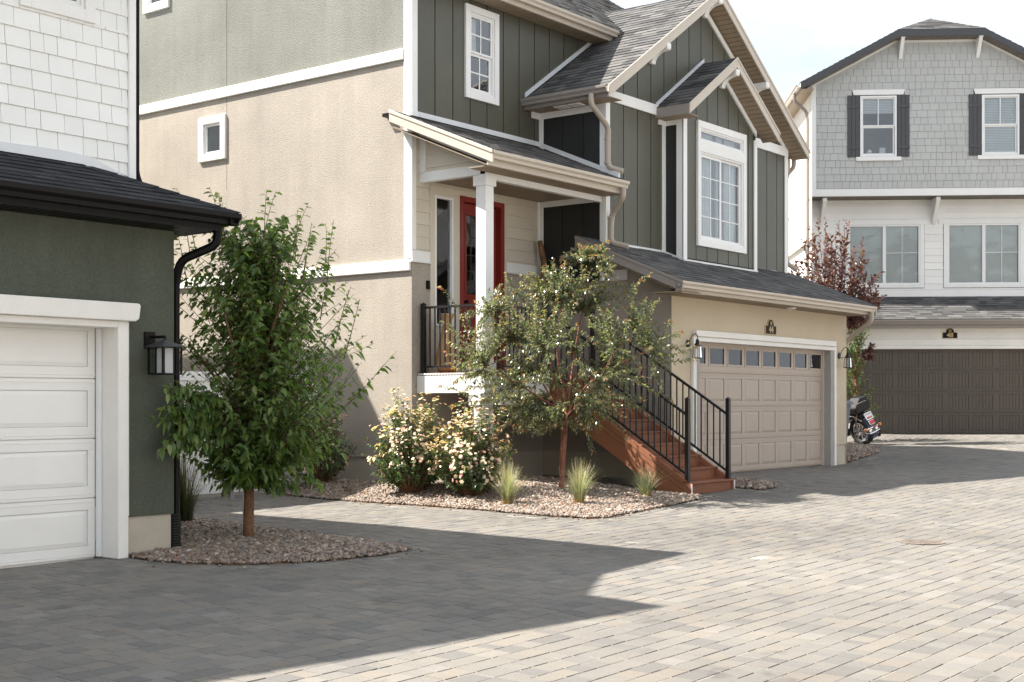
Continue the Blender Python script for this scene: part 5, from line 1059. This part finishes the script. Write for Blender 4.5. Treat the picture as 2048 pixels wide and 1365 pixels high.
# ------------------------------------------------------------------ plants
def norm(a): return a/(np.linalg.norm(a,axis=-1,keepdims=True)+1e-9)
LT = np.array([(0,0),(.33,.5),(.70,.36),(1,0)])
LF = np.array([(0,4,1),(0,1,6),(4,5,2),(4,2,1),(1,2,7),(1,7,6),(5,3,2),(2,3,7)])
def leaf_mesh(P, D, S, L, Wd, C, droop=.35, fold=.25):
    """P base points, D directions, S side vectors, L lengths, Wd widths, C colours -> arrays of an eight-faced folded, drooping leaf"""
    n = len(P); D = norm(D); S = norm(S-D*(S*D).sum(1)[:,None]); Nn = norm(np.cross(S, D)); V = np.zeros((n,8,3)); dn = np.array([0,0,-1.])
    for i,(t,w_) in enumerate(LT):
        V[:,i] = P+D*(L*t)[:,None]+dn*(droop*L*t*t)[:,None]
    for j,(i,sg) in enumerate(((1,1),(2,1),(1,-1),(2,-1))):
        V[:,4+j] = V[:,i]+S*(sg*Wd*LT[i,1])[:,None]+Nn*(fold*Wd*LT[i,1])[:,None]
    V = V[:,[0,1,2,3,4,5,6,7]]
    F = (LF[None]+(np.arange(n)*8)[:,None,None]).reshape(-1,3)
    return V.reshape(-1,3), F, np.repeat(C, 8)
class Crown:
    def __init__(s): s.P=[]; s.D=[]; s.S=[]; s.L=[]; s.W=[]; s.C=[]; s.tw=MB()
    def twig(s, path, r0, n, L, W, cr=(0,1), start=.35, droopdir=.5, tipred=0.):
        path = np.array(path); s.tw.tube(path, list(np.linspace(r0, r0*.35, len(path))), 5, False, .5)
        for i in range(n):
            t = start+(1-start)*(i+random.random()*.6)/n; q = min(t,.999)*(len(path)-1); k = int(q); f = q-k
            p = path[k]*(1-f)+path[min(k+1,len(path)-1)]*f; ax = norm(path[min(k+1,len(path)-1)]-path[k])
            a = RNG.normal(size=3); a = norm(a-ax*(a@ax)); d = a*.85+ax*.55+np.array([0,0,-droopdir])*random.random()
            s.P.append(p); s.D.append(d); s.S.append(RNG.normal(size=3)+np.cross(d,[0,0,1])*1.6); l = L*random.uniform(.7,1.25); s.L.append(l); s.W.append(l*W*random.uniform(.85,1.15))
            c = random.uniform(*cr)
            if tipred and t > .86 and random.random() < tipred: c = random.uniform(.9,1.)
            s.C.append(c)
    def build(s, parent, mat, wood, droop=.35, name='crown'):
        V, F, C = leaf_mesh(np.array(s.P), np.array(s.D), np.array(s.S), np.array(s.L), np.array(s.W), np.array(s.C), droop)
        bulk(name, V, F, C, M[mat], parent, False); s.tw.build('twigs', M[wood], parent, smooth=True)
def curve(a, b, lift, n=6, wob=.03):
    a, b = np.array(a,float), np.array(b,float); out = []
    L = np.linalg.norm(b-a); c = (a+b)/2+np.array([0,0,lift*L])+RNG.normal(size=3)*wob*L
    for i in range(n): t = i/(n-1); out.append((1-t)**2*a+2*t*(1-t)*c+t*t*b)
    return out
def interp(x, xp, fp_): return float(np.interp(x, xp, fp_))
# left tree: dense, hanging pointed leaves
b0 = V3(9.09,10.50,float(g(9.09,10.5))+.03); T1 = empty('leafy_tree', tuple(b0), 'dense young green tree with hanging leaves beside the green garage', 'tree')
loc = lambda a, b, z: b0+RT*a+FW*b+V3(0,0,z)
sc1 = .00505
MB().tube([loc(0,0,-.08),loc(.0,0,.12),loc(.005,0,.45),loc(.01,0,.75),loc(.03,.01,1.2),loc(.06,.0,1.8),loc(.12,0,2.5),loc(.22,0,3.2)], [.062,.054,.050,.047,.038,.028,.018,.008], 12).build('trunk', M['bark_brown'], T1, smooth=True)
Y_ = [385,430,460,520,600,700,780,850,900,950,985]; Hw = [4,50,120,160,188,212,232,220,190,140,66]; Cx = [545,560,512,505,520,533,515,520,520,510,520]
cw1 = Crown(); zof = lambda y: (803.4-y)*sc1-(b0[2])
for i in range(980):
    y = random.uniform(440,975); z = zof(y); R = interp(y, Y_, Hw)*sc1; cx_ = (interp(y, Y_, Cx)-497)*sc1
    th = random.uniform(0,2*math.pi); rr = math.sqrt(random.uniform(.12,1)) if i % 4 else random.uniform(.2,.6)
    if math.sin(th*5+z*4.3)*math.sin(z*5.1-th*3) > .50 and rr > .45: continue
    rr *= 1+.20*math.sin(th*4+z*3.1)+.14*math.sin(z*7.3+th*2)
    tip = loc(cx_+R*rr*math.cos(th), R*.9*rr*math.sin(th), z+.06*math.sin(th*6)); d = R*rr
    a0 = loc(interp(z,[.7,3.2],[.01,.2]), 0, max(.62, z-.25-d*.75))
    cw1.twig(curve(a0, tip, .10, 7, .11), .0055, random.randint(13,20), random.uniform(.062,.104), .47, (0,.9) if random.random() < .7 else (.4,1), .2, random.uniform(.1,.9))
for (px1,py1,px0,py0) in ((545,388,540,520),(590,415,585,520),(618,440,600,560),(625,478,605,580),(700,572,670,680),(722,600,690,720),(430,470,450,560),(475,445,480,540),(370,520,400,600),(660,540,640,640),(735,770,690,800),(320,770,390,800),(305,830,380,830),(330,745,400,790),(640,970,600,900),(560,600,560,700)):
    dd = random.uniform(-.35,.25); cw1.twig(curve(loc((px0-497)*sc1, dd, zof(py0)), loc((px1-497)*sc1, dd, zof(py1)), .02), .006, 16, .085, .46, (.3,1), .05, .5)
for i in range(17):                                   # upright shoots breaking the outline
    y0 = random.uniform(455,700); sd = random.choice((-1,1)); R = interp(y0, Y_, Hw); x0_ = interp(y0, Y_, Cx)+sd*R*random.uniform(.1,.95); ln_s = random.uniform(55,105); dd = random.uniform(-.5,.4)
    cw1.twig(curve(loc((x0_-497)*sc1, dd, zof(y0+25)), loc((x0_+sd*ln_s*random.uniform(.05,.5)-497)*sc1, dd, zof(y0-ln_s)), .02), .005, 15, .080, .46, (.35,1), .05, .35)
lp1 = lambda px, py, dp: V3(*(FW*(b0@FW+dp)+RT*((px-1024)*(b0@FW+dp)/2697.7)))+V3(0,0,(803.4-py)*(b0@FW+dp)/2697.7)
for i in range(46):                                   # sprays reaching left in front of the green wall
    x = random.uniform(305,400); y = random.uniform(745,905)-.25*(400-x)*0+abs(x-330)*.1; cw1.twig(curve(lp1(500,random.uniform(800,900),-.05), lp1(x,y,-1.25+.0045*(x-300)), .10, 7, .08), .005, 15, .092, .52, (.1,1), .5, .9)
for i in range(6):
    th = i*1.05+.3; MB().tube([loc(.01,0,.72+.12*i),loc(.25*math.cos(th),.25*math.sin(th),.98+.18*i),loc(.6*math.cos(th),.55*math.sin(th),1.25+.25*i)], [.022,.016,.008], 7).build('branch', M['bark_brown'], T1, smooth=True)
cw1.build(T1, 'leaf_green', 'bark_twig', .40)
MB().tube([loc(-.055,.03,-.05),loc(-.052,.03,.8),loc(-.05,.03,1.3)], .012, 6).build('stake', M['galvanised'], T1)
# small tree by the stairs: airy, glossy small leaves, reddish tips
b0b = V3(14.88,10.79,float(g(14.88,10.79))+.10); T2 = empty('small_tree', tuple(b0b), 'airy small tree with reddish trunk in front of the porch stairs', 'tree'); sc2 = .00681
loc2 = lambda px, py, dp=0.: b0b*0+V3(*(FW*(b0b@FW+dp)+RT*((px-1024)/2697.7*(b0b@FW+dp))))+V3(0,0,(803.4-py)/2697.7*(b0b@FW+dp))
MB().tube([loc2(1122,1006),loc2(1123,985),loc2(1124,940),loc2(1127,890),loc2(1130,850),loc2(1133,826)], [.056,.046,.042,.040,.040,.042], 12).build('trunk', M['bark_red'], T2, smooth=True)
limbs = [[(1133,832,0),(1128,790,.1),(1118,740,.2),(1112,690,.25),(1125,600,.2)],[(1131,838,0),(1112,815,-.1),(1085,800,-.25),(1040,770,-.45),(970,735,-.6)],[(1135,835,0),(1150,800,-.1),(1175,770,-.2),(1225,735,-.3),(1300,700,-.4)],[(1133,828,0),(1140,770,.2),(1150,700,.5),(1165,620,.45),(1185,520,.3)],[(1128,838,0),(1105,800,.2),(1070,740,.5),(1030,680,.6),(980,620,.6)],[(1135,833,0),(1160,790,.3),(1210,730,.6),(1270,660,.7)],[(1131,838,0),(1120,810,-.3),(1110,760,-.7),(1090,700,-.9)],[(1135,833,0),(1165,800,-.4),(1200,760,-.8),(1230,700,-1.0)]]
LP = []
for L_ in limbs:
    pts = [loc2(*q) for q in L_]; LP.append(pts); MB().tube(pts, list(np.linspace(.019,.006,len(pts))), 8).build('branch', M['bark_red'], T2, smooth=True)
YY = [478,510,560,620,690,740,800,845,875]; HH = [18,55,135,205,250,245,200,145,70]; CC = [1188,1175,1130,1125,1135,1130,1130,1110,1090]
cw2 = Crown()
for i in range(980):
    y = random.uniform(490,872); R = interp(y, YY, HH); th = random.uniform(0,2*math.pi); rr = math.sqrt(random.uniform(.08,1)); x = interp(y, YY, CC)+R*rr*math.cos(th); dp = R*sc2*.85*rr*math.sin(th)
    tip = loc2(x, y, dp); L_ = random.choice(LP); k = random.randint(1,len(L_)-1); best = min((p for q in LP for p in q[1:]), key=lambda p: np.linalg.norm(p-tip)+.5*max(0,p[2]-tip[2]+.1))
    cw2.twig(curve(best, tip, .04, 6, .06), .0038, random.randint(30,42), .047, .46, (0,.9), .12, .05, .35)
for (x1,y1,x0,y0) in ((880,570,960,690),(885,640,960,720),(878,770,970,800),(890,705,980,740),(900,815,990,800),(1400,690,1300,730),(1395,720,1290,735),(1370,665,1290,690),(1215,478,1180,560),(1160,485,1165,570),(1305,545,1230,600),(1285,560,1210,640),(1320,600,1250,660),(1010,545,1060,620),(1060,560,1090,640),(1345,800,1270,760),(1260,880,1190,800),(1000,860,1070,800),(950,600,1010,680),(1200,860,1170,800),(1185,905,1165,830),(1300,830,1230,790),(930,745,1000,760),(1345,640,1270,690)):
    dp = random.uniform(-.7,.5); cw2.twig(curve(loc2(x0,y0,dp*.7), loc2(x1,y1,dp), .03), .005, 44, .056, .48, (.1,.9), .1, .2, .6)
cw2.build(T2, 'leaf_olive', 'bark_twig', .25)
# roses
def rose_bush(ctr, rx, h, n, nb, label, tilt=0., pink=.1):
    z = float(g(ctr[0],ctr[1]))+mound_r(ctr[0],ctr[1],1.)-.02; c0 = V3(ctr[0],ctr[1],z); t = empty('rose_bush', tuple(c0), label, 'rose bush', 'rose bushes by the beige wall'); cw = Crown(); bl_ = []
    for i in range(n):
        th = random.uniform(0,2*math.pi); u = random.uniform(.02,1); zz = h*(.12+.88*u**.8); R = rx*interp(zz/h,[0,.15,.45,.75,.92,1.02],[.45,.78,1.0,.95,.66,.25])*(1+.22*math.sin(th*3+ctr[0]*5)+.1*math.sin(zz*9+th*5)); rr = math.sqrt(random.uniform(.15,1.))
        tip = c0+RT*(R*rr*math.cos(th))+FW*(R*rr*math.sin(th))+V3(0,0,zz*(1+.10*random.gauss(0,1)*(u > .7)))
        a0 = c0+RT*(rx*.2*math.cos(th))+FW*(rx*.2*math.sin(th))+V3(0,0,.02)
        cw.twig(curve(a0, tip, .06, 6, .05), .005, random.randint(15,21), .050, .64, (0,.97), .35, .2)
        if rr > .42 and zz > h*.2 and len(bl_) < nb and random.random() < .5+.5*zz/h: bl_.append((tip, norm(tip-c0-V3(0,0,h*.4))))
    for i in range(22):
        th = random.uniform(0,2*math.pi); e = c0+RT*(rx*random.uniform(.4,1.15)*math.cos(th))+FW*(rx*.9*math.sin(th))+V3(0,0,h*random.uniform(.85,1.2) if i % 3 else h*random.uniform(.3,.8)); cw.twig(curve(c0+V3(0,0,h*.45), e, .12, 6, .05), .004, 9, .045, .6, (.2,1), .55, .2); bl_.append((e, V3(0,0,1.)))
    cw.build(t, 'leaf_rose', 'bark_brown', .15, 'foliage')
    m = MB()
    for p, d in bl_:                                    # a bloom: three whorls of cupped petals
        for q in range(random.choice((1,2,2,3,4))):
            o = p+RNG.normal(size=3)*.034*(q > 0); d2 = norm(d+V3(0,0,.5)+RNG.normal(size=3)*.35); a = norm(np.cross(d2,RNG.normal(size=3))); b = np.cross(d2,a); c = random.random()**1.2*.78 if random.random() > pink else random.uniform(.8,.97); s = random.uniform(.017,.031)
            for wl,(r0,up,nn) in enumerate(((1.,.12,6),(.72,.35,5),(.42,.55,4))):
                for k in range(nn):
                    th = 2*math.pi*(k+wl*.4)/nn; e = a*math.cos(th)+b*math.sin(th); f = np.cross(d2,e); cc = min(1,max(0,c+random.uniform(-.1,.1)))
                    m.add([o, o+(e*.55+f*.42+d2*up*.35)*s*r0, o+(e*1.05+f*.22+d2*up)*s*r0, o+(e*1.05-f*.22+d2*up)*s*r0, o+(e*.55-f*.42+d2*up*.35)*s*r0], [(0,1,2),(0,2,3),(0,3,4)], cc)
    m.build('blooms', M['petal'], t)
    m = MB()
    for i in range(9): th = i*.7; m.tube(curve(c0+V3(.05*math.cos(th),.05*math.sin(th),-.02), c0+V3(rx*.55*math.cos(th),rx*.55*math.sin(th),h*.7), .05), [.011,.010,.009,.007,.006,.005], 5)
    m.build('canes', M['bark_brown'], t, smooth=True)
rose_bush((13.66,12.42), .58, 1.20, 340, 330, 'taller cream rose bush against the beige house corner', pink=.10)
rose_bush((13.72,11.42), .53, 1.06, 320, 320, 'rounder rose bush with pink and cream blooms in front of the porch post', pink=.22)
rose_bush((13.85,14.45), .52, 1.05, 190, 60, 'rose bush with few blooms at the side wall, half behind the leafy tree', pink=.25)
def grass_clump(x, y, h, n, spread, mat, label, group, base=0., zoff=.02):
    z = float(g(x,y))+zoff; t = empty('grass_clump', (x,y,z), label, 'ornamental grass', group); m = MB()
    for i in range(n):
        th = random.uniform(0,2*math.pi); r = .055*math.sqrt(random.random())*(spread/.25); L = h*random.uniform(.6,1.08); ln = spread*random.uniform(.05,1.)**1.3*1.15; p0 = V3(x+r*math.cos(th),y+r*math.sin(th),z-.01); d = V3(math.cos(th+random.gauss(0,.3)),math.sin(th),0); sd = V3(-d[1],d[0],0)*random.uniform(.0022,.004); pts = []
        for k in range(6): s = k/5; pts.append(p0+d*(ln*s**1.8)+V3(0,0,L*(s-.22*(ln/spread)*s*s)))
        for k in range(5):
            wa, wb = 1-.85*(k/5), 1-.85*((k+1)/5); c = min(1., base+(.1 if k == 0 else .22 if k == 1 and random.random() < .35 else .45+.5*random.random()*(k/4)+.05*k))
            m.add([pts[k]-sd*wa,pts[k]+sd*wa,pts[k+1]+sd*wb,pts[k+1]-sd*wb], [(0,1,2,3)], c)
    m.build('blades', M[mat], t)
    m = MB()
    for i in range(60):
        th = random.uniform(0,2*math.pi); r = .06*random.random()**.5*(spread/.25); p = V3(x+r*math.cos(th),y+r*math.sin(th),z-.01); e = p+V3(math.cos(th),math.sin(th),0)*.05*random.random()+V3(0,0,h*random.uniform(.12,.24)); s = V3(-math.sin(th),math.cos(th),0)*.003; m.add([p-s,p+s,e], [(0,1,2)], random.uniform(0,.25))
    m.build('dry_base', M[mat], t)
GG = 'blue oat grass clumps in the pebbles'
grass_clump(13.40,10.56,.60,430,.27,'grass_blue','blue-green grass clump in front of the pink rose bush',GG); grass_clump(13.93,9.83,.63,380,.26,'grass_blue','blue-green grass clump just right of the red trunk',GG); grass_clump(15.25,9.68,.50,300,.28,'grass_blue','smallest blue-green grass clump beside the stair stringer',GG)
grass_clump(9.75,12.35,.95,420,.42,'grass_dark','tall dark grass behind the black downspout of the green garage','dark grass')
grass_clump(9.35,12.9,1.0,200,.40,'grass_dark','dark grass farther back along the green garage side','dark grass')
# purple-leaved tree and green shrub beyond the garage
b3 = V3(28.0,12.85,float(g(28.0,12.85))); T3 = empty('plum_tree', tuple(b3), 'purple-leaved plum tree behind the tan garage roof', 'tree'); cw3 = Crown(); f3 = b3@FW; s3 = f3/2697.7
l3 = lambda px, py, dp=0.: V3(*(FW*(f3+dp)+RT*((px-1024)*(f3+dp)/2697.7)))+V3(0,0,(803.4-py)*(f3+dp)/2697.7)
MB().tube([b3+V3(0,0,-.1),b3+V3(.02,0,.8),l3(1668,720),l3(1670,660)], [.06,.05,.045,.03], 10).build('trunk', M['bark_red'], T3, smooth=True)
for (x1,y1,x0,y0) in ((1643,438,1655,620),(1655,470,1660,640),(1690,445,1680,640),(1680,470,1675,640),(1612,480,1640,640),(1625,500,1645,640),(1595,520,1640,640),(1590,545,1635,650),(1705,500,1690,650),(1720,505,1690,650),(1730,520,1695,660),(1735,545,1700,660),(1755,550,1700,660),(1750,575,1700,660),(1665,505,1668,650),(1640,540,1655,650),(1650,560,1660,660),(1760,590,1705,650),(1740,600,1700,670),(1615,560,1645,650),(1700,560,1690,660),(1715,610,1690,660),(1640,600,1655,670),(1755,605,1710,670),(1610,590,1640,660),(1685,520,1680,660),(1668,470,1668,620),(1745,700,1722,715),(1725,570,1695,670),(1630,470,1650,620)):
    for r_ in range(3):
        dp = random.uniform(-.5,.5); cw3.twig(curve(l3(x0+random.gauss(0,4),y0,dp*.4), l3(x1+random.gauss(0,7),y1+random.gauss(0,9)*r_,dp), .03, 6, .03), .008, 40, .112, .45, (0,.95), .12, -.3)
cw3.build(T3, 'leaf_purple', 'bark_red', .1)
b4 = V3(29.3,12.9,float(g(29.3,12.9))); T4 = empty('green_shrub', tuple(b4), 'bright green shrub growing between the tan garage corner and the motorcycle', 'shrub'); cw4 = Crown(); f4 = b4@FW
for i in range(190):
    z = random.uniform(.35,3.0); R = interp(z,[.3,.7,1.2,2.,2.6,3.1],[.45,.62,.60,.50,.45,.25]); th = random.uniform(0,2*math.pi); rr = math.sqrt(random.uniform(.1,1)); tip = b4+RT*(R*rr*math.cos(th))+FW*(R*rr*math.sin(th))+V3(0,0,z); a0 = b4+V3(0,0,max(.1,z-.5))
    cw4.twig(curve(a0, tip, .08), .006, 17, .058, .5, (0,1), .3, .4)
cw4.build(T4, 'leaf_shrub', 'bark_brown', .2, 'foliage'); MB().tube([b4+V3(0,0,-.1),b4+V3(0,0,1.),b4+V3(.05,0,2.4)], [.04,.03,.012], 8).build('stem', M['bark_brown'], T4, smooth=True)

# ------------------------------------------------------------------ houses across the lane, behind the photographer: they show in the window panes and throw sunlight back
for i, (x0, x1, yf, hh, wm, rm, lab) in enumerate(((-9,3,-9.5,8.2,'paint_white','roof_shingle','white gabled house across the lane, seen only as a reflection in the panes'),(6,17,-9.0,8.6,'stucco_white','roof_shingle','pale gabled house across the lane, reflected in the garage door panes'),(20,31,-8.5,8.4,'paint_white','roof_shingle','white house across the lane opposite the brown garage, reflected in its windows'),(34,44,-6.5,8.2,'stucco_beige','roof_shingle','beige house at the far end across the lane, reflected in the upper panes'))):
    t = empty('house', ((x0+x1)/2,yf,float(g((x0+x1)/2,yf))), lab, 'house'); z0 = float(g((x0+x1)/2,yf)); fo = Fr((0,yf,z0),(-1,0,0),(0,0,1))
    hs = [(-(x0+1.0+2.2*k),-(x0+1.0+2.2*k)+1.3,v,v+1.5) for k in range(1,int((x1-x0-1)/2.2)) for v in (3.6,)]
    MB().box(x0,x1,yf-9,yf,z0-.1,z0+hh*.72).build('wall', M[wm], t)
    xm = (x0+x1)/2; MB().prism([(x0-.5,yf+.4,z0+hh*.72),(x1+.5,yf+.4,z0+hh*.72),(xm,yf+.4,z0+hh*1.05)], [(x0-.5,yf-9,z0+hh*.72),(x1+.5,yf-9,z0+hh*.72),(xm,yf-9,z0+hh*1.05)]).build('roof', M[rm], t)
    for k in range(4):
        a = x0+.9+k*(x1-x0-1)/4
        wn = MB(); ring(wn, fo, -a-1.5, -a, 3.6, 5.1, .1, 0, .05); wn = wn.build('window', M['paint_white'], t); MB().quad(*[fo.p(u,v,.02) for u,v in rect(-a-1.4,-a-.1,3.7,5.0)], c=.5).build('pane', M['sign_black'], wn)
    garage_door(t, Fr((0,yf+.06,z0),(-1,0,0),(0,0,1)), -xm-2.4, -xm+2.4, .02, .53, 8, 'door_taupe')
